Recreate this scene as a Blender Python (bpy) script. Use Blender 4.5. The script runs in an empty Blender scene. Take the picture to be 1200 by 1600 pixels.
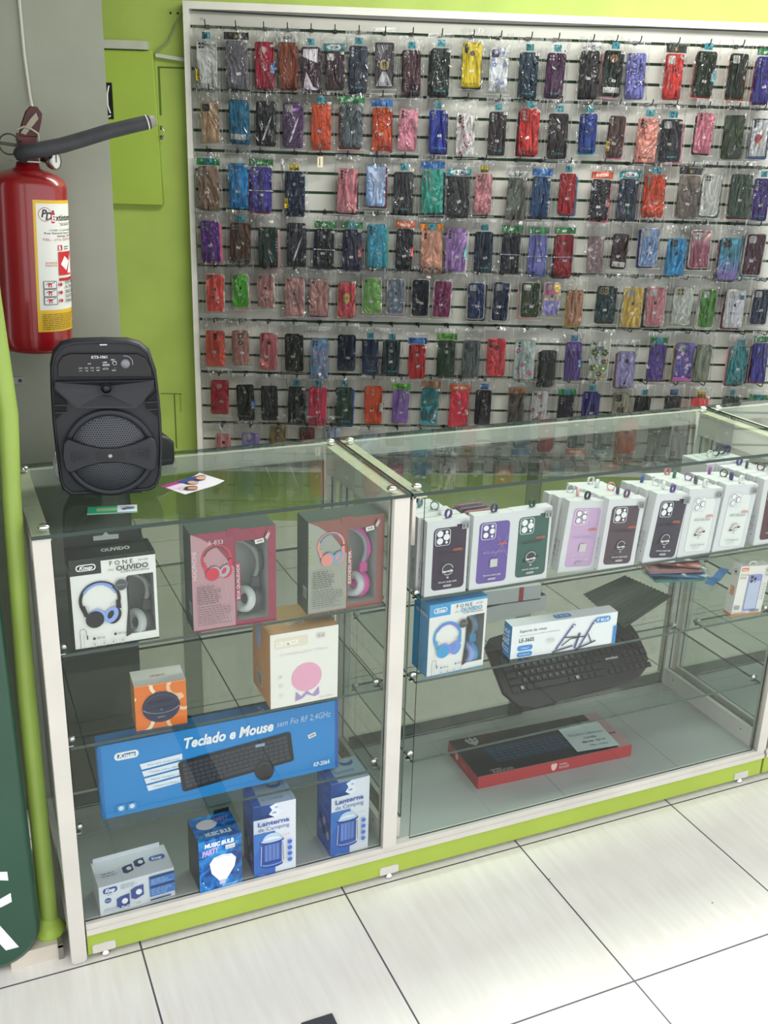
import bpy, math, random
from mathutils import Vector, Matrix
R_=math.radians
random.seed(7)
S=bpy.context.scene
COL=S.collection
# ---------------------------------------------------------------- camera, sky, lights, exposure
cd=bpy.data.cameras.new('camera'); cam=bpy.data.objects.new('camera',cd); COL.objects.link(cam)
cam.matrix_world=Matrix(((0.91626823,0.10941419,-0.3853324,-0.11071963),
                         (-0.39945507,0.32115564,-0.85865867,-1.73868668),
                         (0.02980223,0.94068464,0.33797076,1.6008101),(0,0,0,1)))
cd.sensor_fit='VERTICAL'; cd.sensor_height=36; cd.sensor_width=27; cd.lens=36*1578.716/1600
cd.clip_start=.02; S.camera=cam
wd=bpy.data.worlds.new('sky'); S.world=wd; wd.use_nodes=True
bgn=wd.node_tree.nodes['Background']; bgn.inputs[0].default_value=(0.96,0.965,1.0,1); bgn.inputs[1].default_value=1.0
def area(name,loc,rot,sx,sy,power,col=(1,1,1)):
    l=bpy.data.lights.new(name,'AREA'); l.shape='RECTANGLE'; l.size=sx; l.size_y=sy; l.energy=power; l.color=col
    o=bpy.data.objects.new(name,l); COL.objects.link(o); o.location=loc; o.rotation_euler=rot; return o
area('added_fill_light',(2.1,0.82,2.72),(0,0,0),2.6,0.3,44,(1,0.97,0.92))  # fill light added out of view to brighten the interior
S.view_settings.view_transform='Standard'; S.view_settings.look='None'
S.view_settings.exposure=0.9; S.view_settings.gamma=1; S.view_settings.use_curve_mapping=False
S.cycles.transparent_max_bounces=48
# ---------------------------------------------------------------- materials
MC={}
def lin(hx):
    c=[int(hx[i:i+2],16)/255 for i in (0,2,4)]
    return [x/12.92 if x<=.04045 else ((x+.055)/1.055)**2.4 for x in c]
def M(hx,rough=.5,metal=0,coat=0,bump=0,var=0,scale=40):
    k=(hx,rough,metal,coat,bump,var,scale)
    if k in MC: return MC[k]
    m=bpy.data.materials.new('mat_'+hx); m.use_nodes=True; nt=m.node_tree; b=nt.nodes['Principled BSDF']
    c=lin(hx); b.inputs['Base Color'].default_value=(*c,1); b.inputs['Roughness'].default_value=rough
    b.inputs['Metallic'].default_value=metal; b.inputs['Coat Weight'].default_value=coat; b.inputs['Coat Roughness'].default_value=.08
    if bump or var:
        tc=nt.nodes.new('ShaderNodeTexCoord'); nz=nt.nodes.new('ShaderNodeTexNoise'); nz.inputs['Scale'].default_value=scale; nz.inputs['Detail'].default_value=5
        nt.links.new(tc.outputs['Object'],nz.inputs['Vector'])
        if var:
            r=nt.nodes.new('ShaderNodeValToRGB'); r.color_ramp.elements[0].position=.3; r.color_ramp.elements[1].position=.7
            r.color_ramp.elements[0].color=(*[x*(1-var) for x in c],1); r.color_ramp.elements[1].color=(*[min(1,x*(1+var*.5)) for x in c],1)
            nt.links.new(nz.outputs[0],r.inputs[0]); nt.links.new(r.outputs[0],b.inputs['Base Color'])
        if bump:
            bp=nt.nodes.new('ShaderNodeBump'); bp.inputs['Strength'].default_value=bump; bp.inputs['Distance'].default_value=.002
            nt.links.new(nz.outputs[0],bp.inputs['Height']); nt.links.new(bp.outputs[0],b.inputs['Normal'])
    MC[k]=m; return m
def MCase(hx,rough=.42):
    k=('case',hx,rough)
    if k in MC: return MC[k]
    m=bpy.data.materials.new('mat_case_'+hx); m.use_nodes=True; b=m.node_tree.nodes['Principled BSDF']
    b.inputs['Base Color'].default_value=(*[x*.86 for x in lin(hx)],1); b.inputs['Roughness'].default_value=rough; b.inputs['Specular IOR Level'].default_value=.3; MC[k]=m; return m
def glass(name,tint,ior=1.75,rough=0.0,dust=0.0,dustcol=(.8,.85,.82)):
    m=bpy.data.materials.new(name); m.use_nodes=True; nt=m.node_tree; nt.nodes.clear()
    o=nt.nodes.new('ShaderNodeOutputMaterial'); mx=nt.nodes.new('ShaderNodeMixShader'); t=nt.nodes.new('ShaderNodeBsdfTransparent')
    g=nt.nodes.new('ShaderNodeBsdfGlossy'); g.inputs['Roughness'].default_value=rough
    f=nt.nodes.new('ShaderNodeFresnel'); f.inputs['IOR'].default_value=ior
    ge=nt.nodes.new('ShaderNodeNewGeometry'); sb=nt.nodes.new('ShaderNodeMath'); sb.operation='SUBTRACT'; sb.inputs[0].default_value=1
    mu=nt.nodes.new('ShaderNodeMath'); mu.operation='MULTIPLY'
    nt.links.new(ge.outputs['Backfacing'],sb.inputs[1]); nt.links.new(f.outputs[0],mu.inputs[0]); nt.links.new(sb.outputs[0],mu.inputs[1])
    t.inputs[0].default_value=(*tint,1); nt.links.new(mu.outputs[0],mx.inputs[0])
    if dust:
        d=nt.nodes.new('ShaderNodeBsdfDiffuse'); d.inputs[0].default_value=(*dustcol,1); m2=nt.nodes.new('ShaderNodeMixShader')
        nz=nt.nodes.new('ShaderNodeTexNoise'); nz.inputs['Scale'].default_value=9; nz.inputs['Detail'].default_value=6
        tc=nt.nodes.new('ShaderNodeTexCoord'); nt.links.new(tc.outputs['Object'],nz.inputs['Vector'])
        dm=nt.nodes.new('ShaderNodeMath'); dm.operation='MULTIPLY'; dm.inputs[1].default_value=dust*2
        nt.links.new(nz.outputs[0],dm.inputs[0]); nt.links.new(dm.outputs[0],m2.inputs[0])
        nt.links.new(t.outputs[0],m2.inputs[1]); nt.links.new(d.outputs[0],m2.inputs[2]); nt.links.new(m2.outputs[0],mx.inputs[1])
    else: nt.links.new(t.outputs[0],mx.inputs[1])
    nt.links.new(g.outputs[0],mx.inputs[2]); nt.links.new(mx.outputs[0],o.inputs[0]); return m
GT=glass('glass_top',(.90,.95,.92),1.6,dust=.012)
GP=glass('glass_pane',(.925,.945,.935),1.5)
GB=glass('glass_back',(.67,.705,.685),1.5)
GS=glass('glass_shelf',(.92,.945,.935),1.5)
EDGE=M('14302a',.15,0,.5)
EDGES=M('2c443e',.15,0,.5)
CLEAR=glass('clear_plastic',(.94,.95,.95),1.5,.05,dust=.02)
def bag_mat():
    m=bpy.data.materials.new('crumpled_bag'); m.use_nodes=True; nt=m.node_tree; nt.nodes.clear(); N=nt.nodes.new; L=nt.links.new
    o=N('ShaderNodeOutputMaterial'); mx=N('ShaderNodeMixShader'); t=N('ShaderNodeBsdfTransparent'); t.inputs[0].default_value=(.95,.955,.96,1)
    g=N('ShaderNodeBsdfGlossy'); g.inputs['Roughness'].default_value=.16
    tc=N('ShaderNodeTexCoord'); oi=N('ShaderNodeObjectInfo'); mu=N('ShaderNodeMath'); mu.operation='MULTIPLY'; mu.inputs[1].default_value=40; L(oi.outputs['Random'],mu.inputs[0])
    mp=N('ShaderNodeMapping'); mp.inputs['Scale'].default_value=(1.9,1,1.25); mp.inputs['Rotation'].default_value=(0,.5,0); L(tc.outputs['Object'],mp.inputs[0])
    cx=N('ShaderNodeCombineXYZ'); L(mu.outputs[0],cx.inputs[0]); L(mu.outputs[0],cx.inputs[2]); ad=N('ShaderNodeVectorMath'); L(mp.outputs[0],ad.inputs[0]); L(cx.outputs[0],ad.inputs[1])
    nz=N('ShaderNodeTexNoise'); nz.inputs['Scale'].default_value=1.25; nz.inputs['Detail'].default_value=3; nz.inputs['Roughness'].default_value=.55; nz.inputs['Distortion'].default_value=1.1; L(ad.outputs[0],nz.inputs['Vector'])
    a1=N('ShaderNodeMath'); a1.operation='SUBTRACT'; a1.inputs[1].default_value=.5; L(nz.outputs[0],a1.inputs[0]); a2=N('ShaderNodeMath'); a2.operation='ABSOLUTE'; L(a1.outputs[0],a2.inputs[0])
    cr=N('ShaderNodeMapRange'); cr.inputs['From Min'].default_value=.0; cr.inputs['From Max'].default_value=.014; cr.inputs['To Min'].default_value=.30; cr.inputs['To Max'].default_value=0; L(a2.outputs[0],cr.inputs[0])
    n2=N('ShaderNodeTexNoise'); n2.inputs['Scale'].default_value=3.1; L(ad.outputs[0],n2.inputs['Vector']); r2=N('ShaderNodeMapRange'); r2.inputs['From Min'].default_value=.50; r2.inputs['From Max'].default_value=.6; L(n2.outputs[0],r2.inputs[0])
    cm=N('ShaderNodeMath'); cm.operation='MULTIPLY'; L(cr.outputs[0],cm.inputs[0]); L(r2.outputs[0],cm.inputs[1])
    bp=N('ShaderNodeBump'); bp.inputs['Strength'].default_value=1; bp.inputs['Distance'].default_value=.040; L(nz.outputs[0],bp.inputs['Height'])
    f=N('ShaderNodeFresnel'); f.inputs['IOR'].default_value=1.45; L(bp.outputs[0],f.inputs['Normal']); L(bp.outputs[0],g.inputs['Normal'])
    s=N('ShaderNodeMath'); s.operation='ADD'; s.use_clamp=True; L(f.outputs[0],s.inputs[0]); L(cm.outputs[0],s.inputs[1])
    L(s.outputs[0],mx.inputs[0]); L(t.outputs[0],mx.inputs[1]); L(g.outputs[0],mx.inputs[2]); L(mx.outputs[0],o.inputs[0]); return m
BAG=bag_mat()
SEAL=glass('bag_seal',(.93,.94,.94),1.6,.2,dust=.11,dustcol=(.9,.92,.92))
WHITE=M('f2f2ee',.5); PAINT=M('cdcac1',.35,var=.10,scale=6); BLACK=M('101114',.45); CHROME=M('d8d8d8',.15,1)
GREEN=M('a8c05c',.55,var=.12,bump=.15,scale=5)
# ---------------------------------------------------------------- mesh helpers
class MB:
    def __init__(s): s.v=[]; s.f=[]; s.m=[]; s.mats=[]; s.sm=[]
    def mi(s,mat):
        if mat not in s.mats: s.mats.append(mat)
        return s.mats.index(mat)
    def add(s,vs,fs,mat,smooth=False):
        b=len(s.v); s.v+= [tuple(v) for v in vs]; i=s.mi(mat)
        for f in fs: s.f.append([b+k for k in f]); s.m.append(i); s.sm.append(smooth)
    def box(s,x0,y0,z0,x1,y1,z1,mat):
        if isinstance(mat,dict): mats=mat
        else: mats={}
        d=mats.get('*',mat)
        vs=[(x0,y0,z0),(x1,y0,z0),(x1,y1,z0),(x0,y1,z0),(x0,y0,z1),(x1,y0,z1),(x1,y1,z1),(x0,y1,z1)]
        for k,f in dict(bot=(0,3,2,1),top=(4,5,6,7),front=(0,1,5,4),right=(1,2,6,5),back=(2,3,7,6),left=(3,0,4,7)).items():
            mm=mats.get(k,d)
            if mm is None: continue
            s.add([vs[i] for i in f],[(0,1,2,3)],mm)
    def xform(s,mt,start=0):
        for i in range(start,len(s.v)): s.v[i]=tuple(mt@Vector(s.v[i]))
    def prism(s,pts,y0,y1,mat,b=0,side=None,back=True):
        # outline pts in (x,z), seen from the front (-y); bevelled slab between y0 (front) and y1
        n=len(pts)
        def off(d):
            out=[]
            for i in range(n):
                p=Vector(pts[i]); a=Vector(pts[i-1]); c=Vector(pts[(i+1)%n])
                e1=(p-a); e2=(c-p)
                if e1.length<1e-7: e1=e2
                if e2.length<1e-7: e2=e1
                e1=e1.normalized(); e2=e2.normalized(); t=(e1+e2); t=t.normalized() if t.length>1e-6 else e1
                nn=Vector((-t.y,t.x)); out.append(p+nn*d*sgn)
            return out
        ar=sum(pts[i][0]*pts[(i+1)%n][1]-pts[(i+1)%n][0]*pts[i][1] for i in range(n)); sgn=1 if ar>0 else -1
        rings=[]
        if b: rings=[(off(b),y0),(off(b*.3),y0+b*.3),(off(0),y0+b),(off(0),y1-b),(off(b),y1)]
        else: rings=[(off(0),y0),(off(0),y1)]
        vs=[]; 
        for r,y in rings: vs+=[(p[0],y,p[1]) for p in r]
        fs=[]
        for k in range(len(rings)-1):
            for i in range(n):
                j=(i+1)%n; q=[k*n+i,k*n+j,(k+1)*n+j,(k+1)*n+i]
                fs.append(q if ar<0 else q[::-1])
        s.add(vs,fs,side or mat,True)
        f0=list(range(n)); s.add(vs[:n],[f0 if ar>0 else f0[::-1]],mat)
        if back: s.add(vs[-n:],[f0[::-1] if ar>0 else f0],side or mat)
    def lathe(s,prof,mat,n=24,c=(0,0,0),axis='z',cap=True):
        vs=[];m=len(prof)
        for i in range(n):
            a=2*math.pi*i/n
            for r,h in prof:
                p=(r*math.cos(a),r*math.sin(a),h)
                if axis=='y': p=(p[0],p[2],p[1])
                if axis=='x': p=(p[2],p[0],p[1])
                vs.append((p[0]+c[0],p[1]+c[1],p[2]+c[2]))
        fs=[]
        for i in range(n):
            j=(i+1)%n
            for k in range(m-1):
                q=[i*m+k,j*m+k,j*m+k+1,i*m+k+1]; fs.append(q[::-1] if axis=='y' else q)
        s.add(vs,fs,mat,True)
        if cap:
            if prof[0][0]>1e-4: s.add([vs[i*m] for i in range(n)],[list(range(n))],mat)
            if prof[-1][0]>1e-4: s.add([vs[i*m+m-1] for i in range(n)],[list(range(n))],mat)
    def tube(s,pts,r,mat,n=8,cap=True):
        P=[Vector(p) for p in pts]; rs=r if isinstance(r,(list,tuple)) else [r]*len(P)
        vs=[]; up=None
        for i,p in enumerate(P):
            t=(P[min(i+1,len(P)-1)]-P[max(i-1,0)]).normalized()
            if up is None: up=t.orthogonal().normalized()
            up=(up-t*up.dot(t)).normalized(); w=t.cross(up)
            for k in range(n):
                a=2*math.pi*k/n; vs.append(p+(up*math.cos(a)+w*math.sin(a))*rs[i])
        fs=[(i*n+k,i*n+(k+1)%n,(i+1)*n+(k+1)%n,(i+1)*n+k) for i in range(len(P)-1) for k in range(n)]
        s.add(vs,fs,mat,True)
        if cap: s.add(vs[:n],[list(range(n))[::-1]],mat); s.add(vs[-n:],[list(range(n))],mat)
    def build(s,name,parent=None,loc=None,rot=None):
        me=bpy.data.meshes.new(name); me.from_pydata(s.v,[],s.f)
        for m in s.mats: me.materials.append(m)
        me.polygons.foreach_set('material_index',s.m); me.polygons.foreach_set('use_smooth',s.sm); me.update()
        o=bpy.data.objects.new(name,me); COL.objects.link(o)
        if parent: o.parent=parent
        if loc: o.location=loc
        if rot: o.rotation_euler=rot
        return o
def tag(o,label=None,cat=None,group=None,kind=None):
    if label: o['label']=label
    if cat: o['category']=cat
    if group: o['group']=group
    if kind: o['kind']=kind
    return o
def thing(name,label,cat,loc=(0,0,0),rz=0,group=None,rot=None):
    o=bpy.data.objects.new(name,None); o.empty_display_size=.02; COL.objects.link(o); o.location=loc; o.rotation_euler=rot or (0,0,rz)
    return tag(o,label,cat,group)
def struct(name,mb): return tag(mb.build(name),kind='structure')
def bevel(o,w=.001,seg=2):
    b=o.modifiers.new('b','BEVEL'); b.width=w; b.segments=seg; b.limit_method='ANGLE'; b.angle_limit=R_(50); return o
def rr(w,h,r,n=5,cx=0,cy=0):
    out=[]
    for (sx,sy,a0) in ((1,1,0),(-1,1,90),(-1,-1,180),(1,-1,270)):
        for k in range(n+1):
            a=R_(a0+90*k/n); out.append((cx+sx*(w/2-r)+r*math.cos(a),cy+sy*(h/2-r)+r*math.sin(a)))
    return out
# text as geometry
TC={}
def textgeo(t,bold=0,shear=0):
    k=(t,bold,shear)
    if k in TC: return TC[k]
    cu=bpy.data.curves.new('t','FONT'); cu.body=t; cu.size=1; cu.resolution_u=2; cu.offset=bold; cu.shear=shear
    o=bpy.data.objects.new('t',cu); COL.objects.link(o)
    me=bpy.data.meshes.new_from_object(o.evaluated_get(bpy.context.evaluated_depsgraph_get()))
    vs=[(v.co.x,v.co.y) for v in me.vertices]; fs=[list(p.vertices) for p in me.polygons]
    bpy.data.objects.remove(o); bpy.data.curves.remove(cu); bpy.data.meshes.remove(me)
    if vs:
        x0=min(v[0] for v in vs); x1=max(v[0] for v in vs)
    else: x0,x1=0,1
    TC[k]=(vs,fs,x0,x1); return TC[k]
class Face:
    """draws flat print on a surface; coordinates 0..1 across, 0..1 down; radii in widths"""
    def __init__(s,mb,fn,W,H): s.mb=mb; s.fn=fn; s.W=W; s.H=H; s.k=1
    def poly(s,pts,mat,step=True):
        if isinstance(mat,str): mat=M(mat,.4)
        n=getattr(s,'nx',1); x0=min(p[0] for p in pts); x1=max(p[0] for p in pts); cuts=[pts]
        if n>1 and x1-x0>.04:
            m=max(1,int((x1-x0)*30)); cuts=[]
            for i in range(m):
                a,b=x0+(x1-x0)*i/m,x0+(x1-x0)*(i+1)/m; q=pts
                for lim,sg in ((a,1),(b,-1)):
                    out=[]
                    for p,r in zip(q,q[1:]+q[:1]):
                        pi,ri=(p[0]-lim)*sg>=0,(r[0]-lim)*sg>=0
                        if pi: out.append(p)
                        if pi!=ri: t=(lim-p[0])/(r[0]-p[0]); out.append((lim,p[1]+t*(r[1]-p[1])))
                    q=out
                    if len(q)<3: break
                if len(q)>2: cuts.append(q)
        for q in cuts: s.mb.add([s.fn(x,y,s.k) for x,y in q],[list(range(len(q)))],mat)
        if step: s.k+=1
    def rect(s,x0,y0,x1,y1,mat,step=True,nx=1):
        if isinstance(mat,str): mat=M(mat,.4)
        nx=max(nx,getattr(s,'nx',1) if x1-x0>.08 else 1)
        for i in range(nx):
            a=x0+(x1-x0)*i/nx; b=x0+(x1-x0)*(i+1)/nx
            s.mb.add([s.fn(a,y1,s.k),s.fn(b,y1,s.k),s.fn(b,y0,s.k),s.fn(a,y0,s.k)],[(0,1,2,3)],mat)
        if step: s.k+=1
    def rrect(s,x0,y0,x1,y1,r,mat,step=True):
        cx,cy=(x0+x1)/2*s.W,(y0+y1)/2*s.H
        s.poly([(a/s.W,b/s.H) for a,b in rr((x1-x0)*s.W,(y1-y0)*s.H,r*s.W,4,cx,cy)],mat,step)
    def disc(s,cx,cy,r,mat,asp=1,rot=0,n=20,a0=0,a1=360,step=True):
        pts=[]
        m=n if a1-a0==360 else n+1
        for i in range(m):
            a=R_(a0+(a1-a0)*i/n); x=r*math.cos(a); y=r*asp*math.sin(a); c,d=math.cos(R_(rot)),math.sin(R_(rot))
            X=x*c-y*d; Y=x*d+y*c; pts.append((cx+X,cy-Y*s.W/s.H))
        s.poly(pts,mat,step)
    def arc(s,cx,cy,r,t,mat,a0=0,a1=360,asp=1,rot=0,n=24,step=True):
        if isinstance(mat,str): mat=M(mat,.4)
        vs=[];c,d=math.cos(R_(rot)),math.sin(R_(rot))
        for i in range(n+1):
            a=R_(a0+(a1-a0)*i/n)
            for q in (r-t/2,r+t/2):
                x=q*math.cos(a); y=q*asp*math.sin(a); vs.append(s.fn(cx+x*c-y*d,cy-(x*d+y*c)*s.W/s.H,s.k))
        s.mb.add(vs,[(2*i,2*i+1,2*i+3,2*i+2) for i in range(n)],mat)
        if step: s.k+=1
    def line(s,pts,t,mat,step=True):
        for (x0,y0),(x1,y1) in zip(pts,pts[1:]):
            dx,dy=(x1-x0)*s.W,(y1-y0)*s.H; l=math.hypot(dx,dy) or 1; ox,oy=-dy/l*t/2*s.W,dx/l*t/2*s.W
            s.poly([(x0+ox/s.W,y0+oy/s.H),(x1+ox/s.W,y1+oy/s.H),(x1-ox/s.W,y1-oy/s.H),(x0-ox/s.W,y0-oy/s.H)],mat,False)
        if step: s.k+=1
    def text(s,t,x,y,h,mat,w=None,bold=0.0,shear=0,rot=0,step=True):
        """x,y = left end of baseline, h = cap height (fraction of H), w = width (fraction of W); rot degrees anticlockwise"""
        if isinstance(mat,str): mat=M(mat,.4)
        vs,fs,x0,x1=textgeo(t,bold,shear); sy=h*s.H/.69; sx=(w*s.W/(x1-x0)) if w else sy
        c,d=math.cos(R_(rot)),math.sin(R_(rot)); out=[]
        for a,b in vs:
            X=(a-x0)*sx; Y=b*sy; out.append(s.fn(x+(X*c-Y*d)/s.W,y-(X*d+Y*c)/s.H,s.k))
        s.mb.add(out,fs,mat)
        if step: s.k+=1
E_=.00022
def front(mb,w,h,y=0,x0=0,z0=0,clamp=False):
    cl=(lambda q:min(1,max(0,q))) if clamp else (lambda q:q)
    return Face(mb,lambda x,Y,k:(x0+cl(x)*w,y-k*E_,z0+h-cl(Y)*h),w,h)
def topf(mb,w,d,z,x0=0,y0=0): return Face(mb,lambda x,Y,k:(x0+x*w,y0+d-Y*d,z+k*E_),w,d)
def leftf(mb,d,h,x=0,y0=0,z0=0): return Face(mb,lambda X,Y,k:(x-k*E_,y0+d-X*d,z0+h-Y*h),d,h)
def greek(F,x0,y0,x1,n,mat,h=.006,gap=None,y1=None,seed=1):
    """lines of tiny print too small to read"""
    rnd=random.Random(seed)
    for i in range(n):
        y=y0+(y1-y0)*i/max(1,n-1) if y1 else y0+i*gap
        x=x0; e=x0+(x1-x0)*rnd.uniform(.6,1)
        while x<e:
            l=rnd.uniform(.02,.07); F.rect(x,y,min(e,x+l),y+h,mat,False); x+=l+.012
    F.k+=1
# ---------------------------------------------------------------- setting
def floor_mat():
    m=bpy.data.materials.new('floor_tiles'); m.use_nodes=True; nt=m.node_tree; b=nt.nodes['Principled BSDF']
    N=lambda t:nt.nodes.new(t); L=nt.links.new
    tc=N('ShaderNodeTexCoord'); sep=N('ShaderNodeSeparateXYZ'); L(tc.outputs['Object'],sep.inputs[0])
    def grout(sock,off):
        a=N('ShaderNodeMath'); a.operation='ADD'; a.inputs[1].default_value=-off+46*10; L(sock,a.inputs[0])
        d=N('ShaderNodeMath'); d.operation='DIVIDE'; d.inputs[1].default_value=.46; L(a.outputs[0],d.inputs[0])
        f=N('ShaderNodeMath'); f.operation='FRACT'; L(d.outputs[0],f.inputs[0])
        fl=N('ShaderNodeMath'); fl.operation='FLOOR'; L(d.outputs[0],fl.inputs[0])
        c=N('ShaderNodeMath'); c.operation='PINGPONG'; c.inputs[1].default_value=.5; L(f.outputs[0],c.inputs[0])
        l=N('ShaderNodeMath'); l.operation='LESS_THAN'; l.inputs[1].default_value=.0042; L(c.outputs[0],l.inputs[0])
        return l.outputs[0],fl.outputs[0]
    gx,fx=grout(sep.outputs[0],.141); gy,fy=grout(sep.outputs[1],-.465)
    mx=N('ShaderNodeMath'); mx.operation='MAXIMUM'; L(gx,mx.inputs[0]); L(gy,mx.inputs[1])
    cb=N('ShaderNodeCombineXYZ'); L(fx,cb.inputs[0]); L(fy,cb.inputs[1])
    wn=N('ShaderNodeTexWhiteNoise'); L(cb.outputs[0],wn.inputs[0])
    mp=N('ShaderNodeMapping'); mp.inputs['Scale'].default_value=(40,4,1); L(tc.outputs['Object'],mp.inputs[0])
    n1=N('ShaderNodeTexNoise'); n1.inputs['Scale'].default_value=1.5; n1.inputs['Detail'].default_value=6; L(mp.outputs[0],n1.inputs['Vector'])
    n2=N('ShaderNodeTexNoise'); n2.inputs['Scale'].default_value=3; n2.inputs['Detail'].default_value=4; L(tc.outputs['Object'],n2.inputs['Vector'])
    r=N('ShaderNodeValToRGB'); r.color_ramp.elements[0].position=.3; r.color_ramp.elements[1].position=.75
    r.color_ramp.elements[0].color=(*lin('dedbd2'),1); r.color_ramp.elements[1].color=(*lin('e8e6df'),1); 
    ad=N('ShaderNodeMath'); ad.operation='ADD'; L(n1.outputs[0],ad.inputs[0]); m3=N('ShaderNodeMath'); m3.operation='MULTIPLY_ADD'; m3.inputs[1].default_value=.45; m3.inputs[2].default_value=-.25
    L(n2.outputs[0],m3.inputs[0]); L(m3.outputs[0],ad.inputs[1]); L(ad.outputs[0],r.inputs[0])
    # specks of dirt
    vo=N('ShaderNodeTexVoronoi'); vo.inputs['Scale'].default_value=17; L(tc.outputs['Object'],vo.inputs['Vector'])
    sp=N('ShaderNodeMath'); sp.operation='LESS_THAN'; sp.inputs[1].default_value=.035; L(vo.outputs['Distance'],sp.inputs[0])
    ns=N('ShaderNodeTexNoise'); ns.inputs['Scale'].default_value=4; L(tc.outputs['Object'],ns.inputs['Vector'])
    sg=N('ShaderNodeMath'); sg.operation='GREATER_THAN'; sg.inputs[1].default_value=.6; L(ns.outputs[0],sg.inputs[0])
    sm=N('ShaderNodeMath'); sm.operation='MULTIPLY'; L(sp.outputs[0],sm.inputs[0]); L(sg.outputs[0],sm.inputs[1])
    c1=N('ShaderNodeMix'); c1.data_type='RGBA'; L(sm.outputs[0],c1.inputs[0]); L(r.outputs[0],c1.inputs[6]); c1.inputs[7].default_value=(*lin('6a635a'),1)
    c2=N('ShaderNodeMix'); c2.data_type='RGBA'; L(mx.outputs[0],c2.inputs[0]); L(c1.outputs[2],c2.inputs[6]); c2.inputs[7].default_value=(*lin('57525c'),1)
    L(c2.outputs[2],b.inputs['Base Color']); b.inputs['Roughness'].default_value=.38
    bp=N('ShaderNodeBump'); bp.invert=True; bp.inputs['Distance'].default_value=.002; L(mx.outputs[0],bp.inputs['Height']); L(bp.outputs[0],b.inputs['Normal'])
    return m
mb=MB(); mb.box(-6,-9,-.1,7,6,0,floor_mat()); struct('floor',mb)
WT=R_(-21); wu=Vector((math.cos(WT),math.sin(WT),0)); wn=Vector((-math.sin(WT),math.cos(WT),0)); WP=Vector((.881,2.477,0))
def wall_obj(name,label=None,cat=None,U=0,Z=0,off=0,group=None):
    p=WP+wu*U-wn*off; return thing(name,label,cat,(p.x,p.y,Z),WT,group)
def at_wall(o,U=0,Z=0,off=0):
    p=WP+wu*U-wn*off; o.location=(p.x,p.y,Z); o.rotation_euler=(0,0,WT); return o
mb=MB(); mb.box(-2.6,0.028,0,4.6,.13,2.8,GREEN); at_wall(struct('wall_back',mb))
PIL=M('999e8e',.6,bump=.3,var=.05,scale=12)
mb=MB(); mb.box(-2.2,.577,0,.266,.80,2.8,PIL); struct('wall_left',mb)
mb=MB(); mb.box(-2.2,.10,0,-.135,.24,2.8,PIL); struct('wall_light_block',mb)  # unseen wall added to keep light off the pillar
mb=MB(); mb.box(-2.2,.80,0,-2.05,4,2.8,PIL); struct('wall_side',mb)
mb=MB(); mb.box(4.4,-.5,0,4.5,3,2.8,M('cfd2c8',.6)); struct('wall_right',mb)
mb=MB(); mb.box(-3,-.6,2.8,5,4.5,2.9,M('d8d8d2',.7)); struct('ceiling',mb)
mb=MB(); mb.box(-.115,.035,0,-.022,.12,.038,M('c9c2b4',.4,var=.1,scale=9)); mb.box(-.022,.03,0,-.012,.12,.036,M('8f8a84',.35,.6)); mb.box(-.022,.03,.030,-.012,.12,.038,M('8f8a84',.3,.6)); struct('trim_1',mb)
mb=MB(); mb.box(-3,-.62,2.30,5,-.48,2.9,M('c8c8c0',.6)); struct('header_light_block',mb)  # unseen header added to cut the light on the upper wall
# housing made up for the added fill light, out of view
mb=MB(); mb.box(-1.32,-.17,0,1.32,.17,.06,M('e8e8e8',.4)); mb.add([(-1.3,-.15,-.001),(1.3,-.15,-.001),(1.3,.15,-.001),(-1.3,.15,-.001)],[(0,3,2,1)],M('f5f5f0',.3))
tag(mb.build('added_lamp_housing',loc=(2.1,0.82,2.74)),'long white housing of an added, unseen lamp above the shop aisle','lamp')
# pipe, dark green sign board
mb=MB(); mb.tube([(-.032,.078,.055),(-.031,.078,.6),(-.022,.078,1.0),(-.014,.077,1.15),(-.024,.076,1.35),(-.038,.076,2.0),(-.05,.076,2.79)],[.0185,.0175,.0165,.0165,.017,.017,.017],M('8fa94a',.45,0,.2,.3,.12,7),16)
pp=mb.build('pipe'); tag(pp,'light green painted pipe standing beside the glass counter','pipe')
mb=MB(); rnd=random.Random(3)
prof=[(.031,0),(.034,.008),(.027,.018),(.021,.03),(.017,.045)]
mb.lathe(prof,M('9bb548',.6,bump=1,var=.2,scale=30),14,(-.033,.078,.038)); mb.build('paint_collar',pp)
SG=M('1d4a38',.32,0,.3,var=.15,scale=3)
pts=[(-.13,3.0*0+1.9),(-.40,1.9),(-.40,.10)]
def arcp(cx,cz,r,a0,a1,n=8): return [(cx+r*math.cos(R_(a0+(a1-a0)*i/n)),cz+r*math.sin(R_(a0+(a1-a0)*i/n))) for i in range(n+1)]
sgo=[(-.049,1.25),(-.40,1.25)]+arcp(-.315,.100,.085,180,270)+arcp(-.134,.100,.085,270,360)
sg=thing('sign_board','dark green sign board with white letters leaning by the pipe','sign',rot=(0,R_(-.8),0))
mb=MB(); mb.prism(sgo[::-1],.030,.066,SG,.012); mb.build('board',sg)
mb=MB(); F=front(mb,.351,1.25,.0295,-.40,0)
def LT(t,x0,z0,w,h): F.text(t,(x0+.40)/.351,1-z0/1.25,h/1.25,M('e8ecec',.4),w=w/.351,bold=.035,step=False)
for t,x0,z0,w,h in (('A',-.205,.066,.110,.095),('C',-.195,.172,.098,.080),('I',-.165,.365,.052,.06)):
    mb=MB(); F=front(mb,.351,1.25,.0295,-.40,0); LT(t,x0,z0,w,h); tag(mb.build('letter',sg),f'white letter {t}')
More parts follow.
